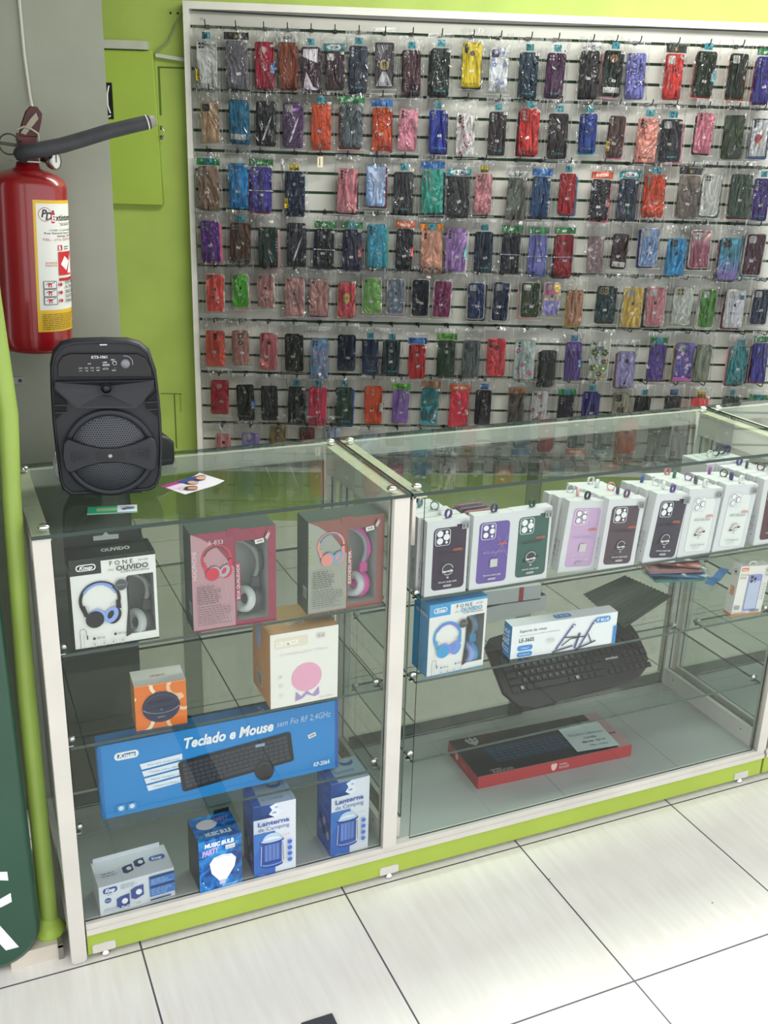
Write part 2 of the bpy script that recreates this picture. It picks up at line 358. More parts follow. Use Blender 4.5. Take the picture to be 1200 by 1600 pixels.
# ---------------------------------------------------------------- wall: electrics
mb=MB(); mb.prism([(-.62,1.361),(-.109,1.362),(-.125,1.928),(-.62,1.926)],0,.028,M('a0bc4c',.5,var=.06,scale=4),.002)
ep=wall_obj('electrical_panel','green metal electrical panel door on the green wall by the pillar','panel')
d=mb.build('panel_door',ep); 
mb=MB(); mb.box(-.110,-.006,1.61,-.098,.004,1.625,CHROME); mb.box(-.108,-.006,1.645,-.098,.004,1.66,CHROME); mb.tube([(-.106,-.004,1.612),(-.094,-.008,1.625),(-.094,-.008,1.645),(-.106,-.004,1.658)],.002,CHROME,6); mb.build('latch',ep)
mb=MB(); mb.box(-.33,-.002,1.679,-.286,-.0005,1.811,BLACK); mb.tube([(-.298,-.004,1.80),(-.305,-.006,1.77),(-.306,-.006,1.73),(-.298,-.004,1.70)],.003,WHITE,6); mb.tube([(-.315,-.004,1.682),(-.297,-.005,1.692)],.003,WHITE,6); tag(mb.build('cable_opening',ep),'black opening with white cables')
mb=MB(); mb.box(-.62,-.012,1.932,-.142,.028,1.962,M('b9c0b2',.5,var=.1,scale=20)); tag(at_wall(mb.build('cable_trunking')),'white cable trunking on top of the green electrical panel','trunking')
mb=MB(); mb.prism([(-.116,1.909),(.02,1.893),(.02,1.906),(-.116,1.922)],.008,.028,M('c4cabd',.5)); tag(at_wall(mb.build('cable_trunking')),'thin white cable strip running from the panel to the case display','trunking')
mb=MB(); mb.tube([(-.116,.01,1.922),(-.09,.008,1.945),(-.065,.01,1.964),(-.045,.012,2.0),(-.031,.01,2.031),(-.01,.01,2.06),(.018,.012,2.074)],.0035,M('8b9470',.6),8); tag(at_wall(mb.build('cable')),'grey twisted cable rising to the corner of the case display','cable')
mb=MB()
for x in (-.054,-.027): mb.lathe([(.0042,0),(.0042,.002)],M('1a2210',.9),10,(x,.0265,2.066),'y')
at_wall(tag(mb.build('trim_2'),kind='structure'))
mb=MB(); D=M('55702a',.8)
for a,b in (((-.156,.579),(-.069,.578)),((-.098,.577),(-.101,.334)),((-.075,.577),(-.075,.50)),((-.111,1.872),(.02,1.876)),((-.111,1.872),(-.105,1.70))):
    mb.box(min(a[0],b[0])-.001,.0268,min(a[1],b[1])-.001,max(a[0],b[0])+.001,.029,max(a[1],b[1])+.001,D)
at_wall(tag(mb.build('trim_3'),kind='structure'))
# pillar: cable and bracket
mb=MB(); mb.tube([(.100,.571,2.2),(.107,.571,1.86),(.108,.570,1.76),(.112,.568,1.68),(.113,.55,1.655)],.0032,M('cfcfc4',.5),8); tag(mb.build('cable'),'white cable running down the pillar to the extinguisher','cable')
mb=MB(); mb.box(.0,.572,1.092,.052,.577,1.108,M('9a9c98',.35,.7)); mb.lathe([(.004,-.002),(.004,0)],M('50504c',.4,.8),10,(.043,.572,1.100),'y'); tag(mb.build('wall_bracket'),'small metal bracket screwed to the pillar under the extinguisher','bracket')
# ---------------------------------------------------------------- fire extinguisher
ex=thing('fire_extinguisher','red fire extinguisher with yellow-bordered label hung on the pillar','extinguisher',(.074,.47,1.185),0,None,(0,R_(2.2),0))
RED=M('8c0f18',.28,0,.5,var=.12,scale=8); r=.073
mb=MB(); mb.lathe([(.0,.004),(.05,0),(.064,.004),(.070,.012),(.0705,.02),(.0725,.026),(.073,.035),(.073,.324),(.0715,.333),(.066,.342),(.054,.350),(.036,.356),(.024,.360),(.02,.372),(0,.372)],RED,48,cap=False); mb.build('cylinder',ex)
mb=MB(); A0=-91;SP=118
def cyl(x,y,k): a=R_(A0+x*SP); q=r+.0003+k*.00006; return (q*math.cos(a),q*math.sin(a),.304-y*.255)
F=Face(mb,cyl,r*R_(SP),.255); F.nx=12
F.rect(0,0,1,1,'d8b021',nx=32); F.rect(.035,.025,1,.83,'dcded6',nx=32)
F.arc(.15,.105,.085,.008,'9c1c24'); F.text('P',.10,.125,.055,'14161c',bold=.03,shear=.2); F.text('D',.155,.145,.055,'14161c',bold=.03,shear=.2)
F.rrect(.235,.085,.29,.17,.02,'b01c26'); F.rect(.245,.075,.28,.085,'101010'); F.text('E',.245,.155,.045,'e8e8e8',bold=.02); F.text('xtintores',.30,.15,.045,'14161c',bold=.02,w=.40)
F.rect(.36,.17,.72,.173,'303030'); greek(F,.38,.18,.70,1,'606060',.006,.01)
F.text('CNPJ 13.334.830/0001-41',.20,.228,.012,'303036',w=.6); F.text('Rua General Lecor, n 1000',.13,.25,.014,'202026',w=.62,bold=.01); F.text('Ipiranga - Sao Paulo',.32,.272,.014,'202026',w=.4,bold=.01)
F.text('TEL.: (11) 2273-7100',.10,.30,.017,'b03038',w=.62)
F.rect(.32,.335,.40,.375,'b02028'); F.text('B',.335,.370,.03,'e8e8e8',bold=.02); greek(F,.44,.345,.60,2,'303030',.006,.017)
F.rect(.32,.385,.62,.565,'c01c26'); F.poly([(.36,.48),(.44,.42),(.55,.46),(.47,.53)],'e8e8e6'); F.poly([(.50,.55),(.56,.46),(.57,.40),(.585,.46),(.61,.41),(.60,.50),(.615,.555)],'e8e8e6')
F.text('EXTINTOR',.13,.475,.014,'b84048',w=.17); F.text('PORTATIL',.13,.495,.014,'b84048',w=.17)
F.rect(.32,.585,.85,.608,'b01c26')
for i in range(3):
    y=.605+i*.062; F.rect(.09,y,.275,y+.058,'16181c'); F.rect(.098,y+.004,.267,y+.054,'dcdcd8'); F.rrect(.15,y+.018,.2,y+.048,.01,'b01c26'); F.line([(.12,y+.03),(.15,y+.015),(.2,y+.018),(.25,y+.008)],.008,'303030')
    F.poly([(.30,y+.02),(.345,y+.02),(.345,y+.01),(.375,y+.03),(.345,y+.05),(.345,y+.04),(.30,y+.04)],'b01c26'); F.text(str(i+1),.31,y+.038,.014,'e8e8e8')
for i,t in enumerate(('USE NORMAL','A TRAVA','SEGURE A','GATILHO','DIRIJA O JATO')): F.text(t,.42,.632+i*.036,.024,'26282c',w=.3 if i%2 else .4,bold=.012)
F.text('PERIGO',.60,.845,.013,'a05018',bold=.01)
greek(F,.06,.86,.95,9,'6a5a1c',.005,y1=.975,seed=5)
tag(mb.build('label',ex),'white label with yellow border')
mb=MB(); RD=M('64121a',.45,var=.3,scale=25)
mb.lathe([(.0,.36),(.021,.36),(.021,.378),(.017,.386),(.017,.405),(0,.405)],RD,18,cap=False)
mb.box(-.018,-.014,.392,.018,.014,.424,RD)
mb.lathe([(.034,.3715),(.034,.3735)],M('a8a8a0',.4,.6),24)
bevel(mb.build('valve',ex),.003)
mb=MB(); mb.prism([(-.016,.418),(.020,.418),(.028,.450),(.030,.462),(.022,.474),(.008,.474),(-.001,.464),(-.010,.440)],-.016,-.004,M('4a161a',.5,var=.3,scale=25),.002)
mb.prism([(-.05,.400),(.012,.395),(.012,.402),(-.05,.406)],-.012,.004,M('3a3a34',.5),.001); mb.build('lever',ex)
mb=MB()
mb.tube([(-.034+.019*math.cos(a),-.02,.402+.019*math.sin(a)) for a in [i*math.pi/9 for i in range(19)]],.0014,M('3a3a36',.5,.6),6,False); mb.tube([(-.022,-.02,.412),(-.01,-.018,.408)],.0012,M('3a3a36',.5,.6),6); mb.build('safety_pin',ex)
mb=MB(); mb.prism([(-.012,.424),(-.003,.421),(.022,.452),(.018,.463),(.008,.452)],-.019,-.0165,M('a09a88',.7,bump=.6)); mb.tube([(-.018,-.018,.43),(-.005,-.021,.436),(.008,-.02,.432),(.02,-.017,.425),(.021,-.016,.41)],.002,M('a8a290',.7),6); tag(mb.build('seal_tag',ex),'worn pale plastic tag')
mb=MB(); mb.lathe([(.0,.012),(.015,.012),(.0175,.006),(.0175,-.002),(.0150,-.004)],M('9a9a96',.25,.9),24,(0,0,0),'y',False); mb.lathe([(0,-.0025),(.015,-.0025)],M('c0c4c0',.2),20,(0,0,0),'y',False); mb.box(-.001,-.0035,-.003,.001,-.0028,.011,M('303030',.4)); mb.tube([(0,.012,0),(-.006,.028,.0)],.006,M('2a2a2a',.4,.5)); mb.build('pressure_gauge',ex,(.050,-.016,.377),(0,0,R_(48)))
mb=MB(); hs=[(.01,-.01,.385),(-.008,-.022,.382),(-.014,-.036,.386),(-.006,-.046,.390),(.02,-.048,.396),(.06,-.046,.406),(.10,-.044,.420),(.15,-.040,.438),(.20,-.036,.453),(.232,-.034,.462)]
mb.tube(hs,[.011,.0150,.0150,.0148,.0146,.0144,.0142,.0140,.0137,.0135],M('34363a',.6,bump=.4,var=.3,scale=30),14); h=mb.build('hose',ex)
mb=MB(); mb.tube([(.231,-.034,.4615),(.243,-.033,.466)],[.013,.010],M('8a8880',.5),12); mb.tube([(.2262,-.034,.4603),(.2285,-.034,.461)],.0147,M('d8d8d0',.5),14); mb.build('hose_tip',h)
# ---------------------------------------------------------------- display counters
def counter(label,X0,parts,x_end,left_foot=True):
    c=thing('display_counter',label,'display counter',(X0,0,0))
    D=.4355; H=.95; Wt=x_end-X0
    # base
    mb=MB(); mb.box(.034 if left_foot else 0,.004,.067,Wt,.022,.093,PAINT); mb.box(.0,.022,.067,Wt,D-.01,.080,PAINT); mb.box(.034 if left_foot else 0,.0,.067,Wt,.005,.080,PAINT); mb.build('base_trim',c)
    mb=MB(); mb.box(.034 if left_foot else 0,.006,.014,Wt,.022,.067,M('a0b544',.5,var=.08,scale=5)); tag(mb.build('kick_board',c),'lime green kick board')
    mb=MB(); mb.box(.02,.022,.080,Wt-.01,D-.02,.0925,M('a6aaa7',.45,var=.06,scale=4))
    for x in [.36] if Wt<1.2 else [.36,1.20,1.55]: mb.box(x,.024,.0925,x+.001,D-.02,.0928,M('6a6e6a',.6))
    mb.build('deck',c)
    for x in ([.043,.69,1.738] if Wt>1.2 else [.05,.9]):
        mb=MB(); mb.prism(rr(.047,.021,.004,3,x+.0235,.026),.0035,.0062,PAINT,.0); pl=mb.build('foot_plate',c)
        mb=MB(); mb.lathe([(0,0),(.009,0),(.0105,.004),(.008,.009),(.004,.012),(.004,.02)],CHROME,16,(x+.026,.012,0)); mb.build('foot',pl)
    def post(x,y0,w,d,z0,z1):
        mb=MB(); mb.prism([(x,z0+(.006 if z0<.01 else 0)),(x+.005,z0),(x+w-.006,z0),(x+w,z0+(.008 if z0<.01 else 0)),(x+w,z1),(x,z1)] if z0<.01 else [(x,z0),(x+w,z0),(x+w,z1),(x,z1)],y0,y0+d,PAINT,.0008); return mb.build('post',c)
    for pi,(a,b) in enumerate(parts):
        a-=X0; b-=X0
        # posts
        last=pi==len(parts)-1
        if pi==0: post(a,0,.031 if left_foot else .028,.03,.004 if left_foot else .093,.942)
        post(b-.0345 if not last else b-.030,0,.034 if not last else .030,.03,.093,.942)
        post(a+.004,D-.036,.03,.03,.093,.942); post(b-.034,D-.036,.03,.03,.093,.942)
        # rails under the top with curved brackets
        for x,sw in ((a-.001,.008),(b-.032,.018)):
            mb=MB(); ol=[(0.002,.942),(.430,.942),(.430,.876),(.05,.882)]+[(.05-.04*math.sin(R_(t)),.882-.045*(1-math.cos(R_(t)))) for t in (20,40,60,80)]+[(.002,.835)]
            mb.prism([(-y,z) for y,z in ol],0,sw,PAINT,.001); mb.xform(Matrix(((0,1,0,x+.002),(-1,0,0,0),(0,0,1,0),(0,0,0,1))))
            mb.build('side_rail',c)
            xs=a if sw<.01 else b-.0335; mb=MB(); mb.box(xs,.002,.9365,xs+.0325,D-.004,.9422,M('c9c6ae',.45,var=.1,scale=9)); mb.build('top_strip',c)
            x=a+.004 if sw<.01 else b-.030
            mb=MB(); mb.box(x,.03,.0925,x+.012,D-.036,.145,PAINT)
            for y in (.07,.36): mb.lathe([(.0022,-.0005),(.0022,.0125)],M('3a3a38',.5,.7),8,(x,y,.125),'x')
            mb.build('bottom_rail',c)
        mb=MB(); mb.box(a+.034,D-.020,.0925,b-.034,D-.010,.125,PAINT); mb.box(a+.034,D-.020,.905,b-.034,D-.006,.9415,PAINT); mb.build('back_rail',c)
        # glass
        def pane(name,x0,y0,z0,x1,y1,z1,g,e,faces):
            mb=MB(); mb.box(x0,y0,z0,x1,y1,z1,{'*':e,faces[0]:g,faces[1]:g}); return mb.build(name,c)
        if pi<len(parts)-1:
            mb=MB(); mb.box(b+.0012,.0,.936,b+.0042,D-.002,.9488,M('0c0d0e',.6)); mb.build('seam_shade_strip',c)  # black strip standing in for the shade in the deep gap
        tp=pane('glass_top',a-.001,-.004,.9425,b-.001,D,.950,GT,EDGE,('top','bot'))
        for kx,ky in ((.024,.035),(b-a-.026,.035),(.022,D-.033),(b-a-.020,D-.030)):
            mb=MB(); mb.lathe([(.011,0),(.0115,.0015),(.0095,.005),(.005,.0072),(0,.0078)],CHROME,20,(a+kx,ky,.9502),cap=False); mb.build('knob',tp)
        pane('front_pane',a+.034,.0125,.0935,b-.036,.0165,.940,GP,EDGES,('front','back'))
        w2=(b-a-.068)/2
        pane('back_pane',a+.034,D-.034,.0935,a+.034+w2+.02,D-.030,.905,GB,EDGES,('front','back'))
        pane('back_pane',a+.034+w2-.02,D-.028,.0935,b-.034,D-.024,.905,GB,EDGES,('front','back'))
        for x in (a+.0145,b-.018): pane('side_pane',x,.031,.145,x+.004,D-.037,.93,GP,EDGES,('left','right'))
        for z in (.70,.50,.297):
            pane('glass_shelf',a+.036,.024,z-.006,b-.037,D-.045,z,GS,EDGES,('top','bot'))
            for x,sx in ((a+.031,1),(b-.037,-1)):
                for y in (.045,D-.06):
                    mb=MB(); mb.lathe([(0,0),(.0062,0),(.0062,.013),(.005,.016),(0,.016)],CHROME,12,(x if sx>0 else x-.013,y,z+.0065),'x',False); mb.box(min(x,x+sx*.012),y-.005,z-.0085,max(x,x+sx*.012),y+.005,z-.0062,CHROME); mb.build('shelf_bracket',c)
    return c
counter('long white-framed glass counter with green kick board and three glass shelves',0,[(0,.7275),(.733,1.830)],1.830)
counter('next white-framed glass counter at the right edge behind the phone case boxes',1.838,[(1.838,2.9)],2.9,False)
# ---------------------------------------------------------------- printed art shared by cartons
def phones_art(F,cx,cy,s,band,inner,cup,pad,rot=10,wire='c8c8c8'):
    F.arc(cx,cy,s,.17*s,band,-20+rot,200+rot,1,0,28); F.arc(cx,cy,s*.93,.13*s,inner,35+rot,140+rot,1,0,20); F.arc(cx,cy,s*.88,.09*s,inner,10+rot,60+rot)
    a=F.W/F.H
    F.arc(cx-s*.72,cy+s*.42*a,s*.13,.03*s,wire,-60,200,1.2); F.arc(cx+s*.66,cy+s*.36*a,s*.13,.03*s,wire,-60,200,1.2)
    F.poly([(cx-s*1.05,cy+s*.25*a),(cx-s*.80,cy+s*.2*a),(cx-s*.6,cy+s*.9*a),(cx-s*.85,cy+s*.85*a)],cup)
    F.poly([(cx+s*.82,cy+s*.1*a),(cx+s*1.05,cy+s*.1*a),(cx+s*1.08,cy+s*.62*a),(cx+s*.8,cy+s*.62*a)],cup)
    F.disc(cx+s*.68,cy+s*1.0*a,s*.36,cup,1.35,-25); F.disc(cx+s*.54,cy+s*.93*a,s*.34,pad,1.4,-28); F.disc(cx+s*.50,cy+s*.9*a,s*.15,cup,1.7,-28)
    F.disc(cx-s*.22,cy+s*.98*a,s*.47,pad,1.05,-15); F.disc(cx-s*.33,cy+s*1.06*a,s*.48,cup,1.02,-10)
def real_headphones(name,parent,cx,cy,cz,s,band,bandin,cup,pad,flip=1):
    """over-ear headphones stored in a carton: band arc, ear cup and cushion"""
    mb=MB(); P=[];Q=[]
    for i in range(17):
        a=R_(95-135*i/16); P.append((cx+flip*s*math.cos(a),cy+.004*math.sin(i),cz+s*1.1*math.sin(a))); Q.append((cx+flip*(s-.006)*math.cos(a),cy-.001,cz+(s*1.1-.006)*math.sin(a)))
    mb.tube(P,.0055,M(band,.35),8); mb.tube(Q,.005,M(bandin,.5),8)
    x,y,z=P[-1]
    mb.prism([(x-.009,z-.012),(x+.009,z-.010),(x+.008,z+.012),(x-.008,z+.012)],y-.006,y+.006,M(cup,.35),.002)
    h=mb.build('headphones',parent)
    mb=MB(); mb.lathe([(0,-.012),(.022,-.011),(.028,-.006),(.029,.004),(.026,.010)],M(cup,.35),24,axis='x',cap=True); mb.build('ear_cup',h,(x-flip*.012,y,z-.036),(0,R_(18*flip),R_(35*flip)))
    mb=MB(); mb.lathe([(.010,.0),(.014,-.010),(.020,-.014),(.026,-.010),(.027,0)],M(pad,.6),24,axis='x',cap=False); mb.lathe([(0,0),(.011,0)],M('50524f',.8),16,axis='x',cap=False)
    o=mb.build('ear_cushion',h,(x-flip*.022,y-.004,z-.034),(0,R_(18*flip),R_(35*flip))); return h
def sticker(parent,x,z,w=.018,h=.009,rot=8,y=-.0009):
    mb=MB(); F=front(mb,w,h,0,-w/2,-h/2); F.rect(0,0,1,1,'e4e4e0'); F.rect(.2,.3,.45,.7,'9a8a88'); F.rect(.5,.25,.85,.7,'a09490')
    return mb.build('price_sticker',parent,(x,y,z),(0,R_(-rot),0))
def windowed(mb,w,h,d,win,fm,side,cav,top=None,bottom=None,left=None,right=None):
    """carton whose front has a rectangular window into a cavity; win in 0..1"""
    x0,y0,x1,y1=win; X0,X1=w*x0,w*x1; Z1,Z0=h*(1-y0),h*(1-y1)
    for a,b,c,e in ((0,0,w,Z0),(0,Z1,w,h),(0,Z0,X0,Z1),(X1,Z0,w,Z1)):
        mb.add([(a,0,b),(c,0,b),(c,0,e),(a,0,e)],[(0,1,2,3)],fm)
    mb.box(0,0,0,w,d,h,{'*':side,'front':None,'top':top or side,'bot':bottom or side,'left':left or side,'right':right or side})
    mb.box(X0,.0,Z0,X1,d*.92,Z1,{'*':cav,'front':None})
# ---------------------------------------------------------------- cartons in the first bay
SH={'A':.70,'B':.50,'C':.297,'D':.0926}
def knup_logo(F,x,y,w,col='f0f0f0',ring=True):
    h=w*F.W/F.H*.36
    if ring:
        F.rrect(x,y,x+w,y+h*1.0,w*.17,col); F.rrect(x+.012,y+.012*F.W/F.H,x+w-.012,y+h-.012*F.W/F.H,w*.15,F.bg)
    F.text('Knup',x+w*.16,y+h*.74,h*.52,col,w=w*.68,bold=.04,shear=.3)
def knup_headset(label,loc,rz,w,h,d,dark,inner,cupc,bandc,padc,accent,ourtext):
    t=thing('headphone_carton',label,'headphone box',loc,rz)
    mb=MB(); wm=M('e6e6e2',.35); dm=M(dark,.4)
    win=(.66,.235,.965,.90)
    windowed(mb,w,h,d,win,wm,dm,M('6a706c',.6),left=dm,right=CLEAR)
    F=front(mb,w,h); F.bg=dark; F.rect(0,0,.36,.17,dm,False); F.rect(.36,0,1,.035,dm); F.rect(0,.985,1,1,dm)
    knup_logo(F,.07,.055,.23)
    F.text('F O N E',.46,.098,.046,'26282c',w=.27); F.text('KP-428',.80,.085,.022,'8a8a88'); F.text('DE',.44,.158,.022,'9a9a98',w=.06); F.text('OUVIDO',.53,.163,.052,ourtext,w=.38,bold=.02); F.text('COM Microfone',.58,.192,.024,'404248',w=.34)
    F.poly([(.64,.25),(.66,.235),(.66,.90),(.645,.905),(.60,.92),(.64,.6)],'2c3032')
    phones_art(F,.32,.46,.225,bandc,inner,cupc,padc)
    F.disc(.575,.315,.075,'8c9090'); F.disc(.575,.315,.068,'4c5254'); F.text('Dobravel',.525,.32,.013,'b0b4b4',w=.1)
    F.line([(.06,.99),(.06,.78)],.006,'505050'); F.arc(.095,.78,.035,.006,'505050',0,180); F.line([(.13,.78),(.14,.88)],.006,'505050'); F.rect(.135,.83,.15,.875,'202020'); F.text('1.2m audio interface',.105,.985,.010,'909090',rot=90,w=.2)
    for x,y in ((.22,.875),(.47,.855)): F.disc(x,y,.018,accent); greek(F,x+.03,y-.012,x+.17,2,'707070',.006,.014)
    for x in (.22,.33,.44,.55): F.arc(x,.945-.02*x,.038,.003,'a8a8a8'); F.rect(x-.012,.93-.02*x,x+.012,.955-.02*x,'b0b0b0')
    L=leftf(mb,d,h); L.text('F O N E',.15,.14,.035,'203038',w=.6); L.text('OUVIDO',.15,.19,.04,'e8e8e8',w=.75,bold=.02)
    greek(L,.1,.6,.9,10,'7a8a90',.004,y1=.95)
    T=topf(mb,w,d,h); T.text('OUVIDO',.40,.62,.22,'d8d8d8',w=.34,bold=.03)
    b=mb.build('carton',t)
    mb=MB(); y=d-.001
    ol=[(0,h),(w*.93,h),(w*.93,h+.028),(0,h+.032)]
    mb.prism(ol,y-.001,y,dm); mb.prism([(w*.35,h+.008),(w*.65,h+.007),(w*.65,h+.016),(w*.54,h+.017),(w*.5,h+.023),(w*.46,h+.017),(w*.35,h+.017)],y-.0016,y-.001,M('aab0a8',.6)); mb.build('hang_tab',b)
    real_headphones('headphones',t,w*.70,d*.45,h*.50,w*.26,'2c3438' if dark!='3f9bd4' else '4a9ad0','88908e',cupc,'b8bcba' if dark!='3f9bd4' else '8fa0e0')
    mb=MB(); mb.add([(w*.66,.0004,h*.10),(w*.999,.0004,h*.10),(w*.999,.0004,h*.765),(w*.66,.0004,h*.765)],[(0,1,2,3)],CLEAR); mb.build('window_film',t)
    sticker(t,w*.25,h*.72); return t
knup_headset('black and white headphone box with blue headphones printed, leftmost on the top shelf',(.061,.032,SH['A']),0,.156,.181,.070,'15231f','7c9ee0','16181c','1c1e22','8aa6e6','3a4044','33363c')
knup_headset('light blue headphone box under the dark purple phone case box',(.799,.030,SH['B']),R_(2),.145,.176,.072,'3f9bd4','7a78d8','3e9cd2','3e9cd2','8a84e0','3e9cd2','4f9fd0')
def a833(label,loc,rz,w,h,d,edge,c0,c1,txt,vtxt,mid,pb,pi,pc,pp,rb,rbi,rc,rp,txcol):
    t=thing('headphone_carton',label,'headphone box',loc,rz)
    mb=MB(); gm=M('56645f',.35,.2); fr=M(c0,.25,.45)
    windowed(mb,w,h,d,(.52,.12,.90,.94),fr,gm,M('9aa29e',.6))
    F=front(mb,w,h); F.rect(0,0,.50,1,M(c1,.3,.35)); F.poly([(0,0),(.5,0),(.5,.38),(.30,.16),(.12,.05)],M(c0,.28,.4)); F.rect(0,.985,1,1,c0)
    for i in range(7): F.line([(.02+.06*i,.52),(.30+.03*i,.98)],.003,M('c8b8b8',.3,.3),False)
    F.k+=1
    if txt: F.text(txt,.19,.125,.045,'d8c8c4',w=.18)
    F.text(vtxt,.055,.46,.04 if len(vtxt)>6 else .06,txcol,w=.29*h/w,rot=90,bold=.01)
    F.rrect(.505,.32,.57,.73,.02,M(c0,.4,.2)); F.text(mid,.555,.71,.028,'e0ccd0',w=.36*h/w,rot=90,bold=.02)
    phones_art(F,.29,.27,.165,pb,pi,pc,pp,20)
    greek(F,.05,.53,.34,9,'4a4444',.006,y1=.70,seed=3); greek(F,.05,.735,.47,9,'5a5454',.005,y1=.92,seed=4)
    F.poly([(.86,.10),(.91,.03),(.90,.07),(.93,.05),(.90,.11),(.885,.13)],M('c8b8b8',.3,.5))
    L=leftf(mb,d,h); L.rect(.55,.72,.85,.84,'c8ccc8'); 
    for i in range(7): L.rect(.58+.036*i,.74,.595+.036*i,.83,'202020',False)
    b=mb.build('carton',t)
    mb=MB(); mb.box(w*.42,-.0012,h-.012,w*.57,.0,h+.004,fr); mb.build('closure_tab',b)
    real_headphones('headphones',t,w*.54,d*.42,h*.58,w*.32,rb,rbi,rc,rp)
    mb=MB(); mb.add([(w*.50,.0003,h*.06),(w*.91,.0003,h*.06),(w*.91,.0003,h*.88),(w*.50,.0003,h*.88)],[(0,1,2,3)],CLEAR); mb.build('window_film',t)
    sticker(t,w*.80,h*.86); return t
a833('dark pink headphone box with black headphones in its window, middle of the top shelf',(.284,.030,SH['A']),R_(-.5),.168,.205,.066,'a03048','94485a','b89098','A-833','HEADPHONE','BOA QUALIDADE','c83a50','5c4a4c','c8364c','a8a6b0','2c3032','7a8482','30363a','c0c6c4','e0c8cc')
a833('bronze-pink headphone box with pink headphones in its window, right of the dark pink box',(.519,.027,SH['A']),R_(.5),.166,.202,.066,'b07a70','8c5e58','9ca096','','SEM FIO','ESDESUPER','d8938c','587890','d88c84','6ea0c4','d04aa0','8c9498','c83a92','b8bcbc','a8b47c')
# orange humidifier box
t=thing('speaker_carton','small orange and white box with a dark round speaker printed, on the middle shelf','speaker box',(.164,.038,SH['B']),R_(-2.5))
w,h,d=.101,.100,.062
mb=MB(); mb.box(0,0,0,w,d,h,{'*':M('c87a34',.4),'top':M('d8d8d2',.45),'front':M('e0742a',.35),'left':M('b8895a',.4)})
F=front(mb,w,h,clamp=True)
for i,(x,y,q,a) in enumerate(((.1,.1,.22,20),(.85,.12,.2,60),(.08,.8,.25,200),(.9,.85,.28,160),(.5,.05,.18,0),(.95,.5,.14,90))): F.arc(x,y,q,.07,'eac29a' if i%2 else 'f0dcc0',a,a+230,1,0,20)
F.rect(0,0,1,.02,'d8a070')
F.disc(.5,.53,.37,'222844',.92); F.arc(.5,.53,.34,.03,'3a4266',20,160,.8); F.poly([(.20,.38),(.78,.36),(.72,.42),(.26,.44)],'161a30'); F.arc(.5,.50,.36,.02,'9aa0b4',195,345,.45); F.text('LEHMOX',.42,.76,.025,'c0c4d0')
F.disc(.5,.58,.03,'4a5274')
T=topf(mb,w,d,h); T.text('LEHMOX',.35,.55,.13,'c08a7c',w=.3,bold=.03)
mb.build('carton',t); sticker(t,w*.27,h*.44,.018,.010)
# humidifier box
t=thing('humidifier_carton','large peach and white box printed with a pink round lamp, on the middle shelf','humidifier box',(.437,.024,SH['B']),0)
w,h,d=.148,.170,.125
mb=MB(); mb.box(0,0,0,w,d,h,{'*':M('d09a68',.45),'front':M('e9e6df',.4),'top':M('d8ac7e',.45)})
F=front(mb,w,h); F.rrect(.06,.06,.55,.20,.03,'e2d8c4'); F.text('LEHMOX',.09,.165,.06,'f2efe6',w=.33,bold=.05); F.text('Umidificador Ultra',.14,.30,.035,'ddd8cf',w=.70,bold=.01)
F.disc(.53,.64,.225,'e4a4be',1); F.poly([(.36,.95),(.37,.82),(.45,.90),(.53,.83),(.62,.90),(.71,.80),(.72,.90),(.66,.93),(.60,.91),(.53,.88),(.46,.93)],'a98fc4')
F.text('38',.11,.60,.04,'e0dccf',bold=.03); F.disc(.15,.70,.03,'e4dcc8'); F.disc(.15,.84,.03,'e4e0d8'); F.text('LK-220+',.73,.965,.025,'c8b8a8',w=.2)
F.rect(.68,.07,.80,.13,'d8d0cc'); F.rect(.70,.085,.73,.115,'b8a8a4'); F.rect(.75,.085,.78,.115,'b8a8a4')
L=leftf(mb,d,h); L.disc(.35,.22,.15,'aab0d8',1.6); L.rect(.25,.70,.55,.88,'e8e4da'); 
for i in range(10): L.rect(.27+.027*i,.71,.28+.027*i+(.006 if i%3 else 0),.87,'3a3a3a',False)
greek(L,.2,.36,.8,5,'e8d0b0',.006,y1=.56)
T=topf(mb,w,d,h); T.text('LEHMOX',.30,.75,.12,'e8d8c0',w=.3,bold=.03)
mb.build('carton',t)
# keyboard + mouse carton
def kb_print(F,x0,y0,x1,y1,slant,body,key,seed=0,curve=.0):
    """printed keyboard in perspective; x0..x1,y0..y1, slant = rise over width"""
    def q(u,v): return (x0+(x1-x0)*u+ .03*v*(x1-x0), y0+(y1-y0)*v-slant*u)
    F.poly([q(-.02,.0),q(.0,-.06),q(1,-.06),q(1.02,.0),q(1.02,1),q(1,1.06),q(0,1.06),q(-.02,1)],body)
    for r in range(6):
        n=[20,21,21,20,20,14][r]; x=.015
        for i in range(n):
            wd=.97/n*(.86)
            if r==5 and i==5: wd=.3
            a=x; b=min(.985,x+wd); x=b+.97/n*.14
            if b<=a+.005: break
            v0=.05+r*.155; F.poly([q(a,v0),q(b,v0),q(b,v0+.12),q(a,v0+.12)],key,False)
    F.k+=1
t=thing('keyboard_carton','long blue keyboard and mouse box standing on the lower shelf','keyboard box',(.090,.058,SH['C']),R_(.3),rot=(R_(-2),0,R_(.3)))
w,h,d=.514,.168,.045
mb=MB(); bl=M('1c84cc',.35); mb.box(0,0,0,w,d,h,{'*':M('1b72bb',.4),'front':bl,'top':M('2a70b0',.4)})
F=front(mb,w,h); F.bg='1c84cc'; F.rect(.0,.0,.012,1,'1a70b4'); F.rect(.985,0,1,1,'2558a8')
knup_logo(F,.06,.13,.095)
F.text('Teclado e Mouse',.335,.25,.135,'eef2f6',w=.375,bold=.035,shear=.25); F.text('sem Fio RF 2,4GHz',.725,.215,.085,'b8d0ee',w=.24,shear=.2)
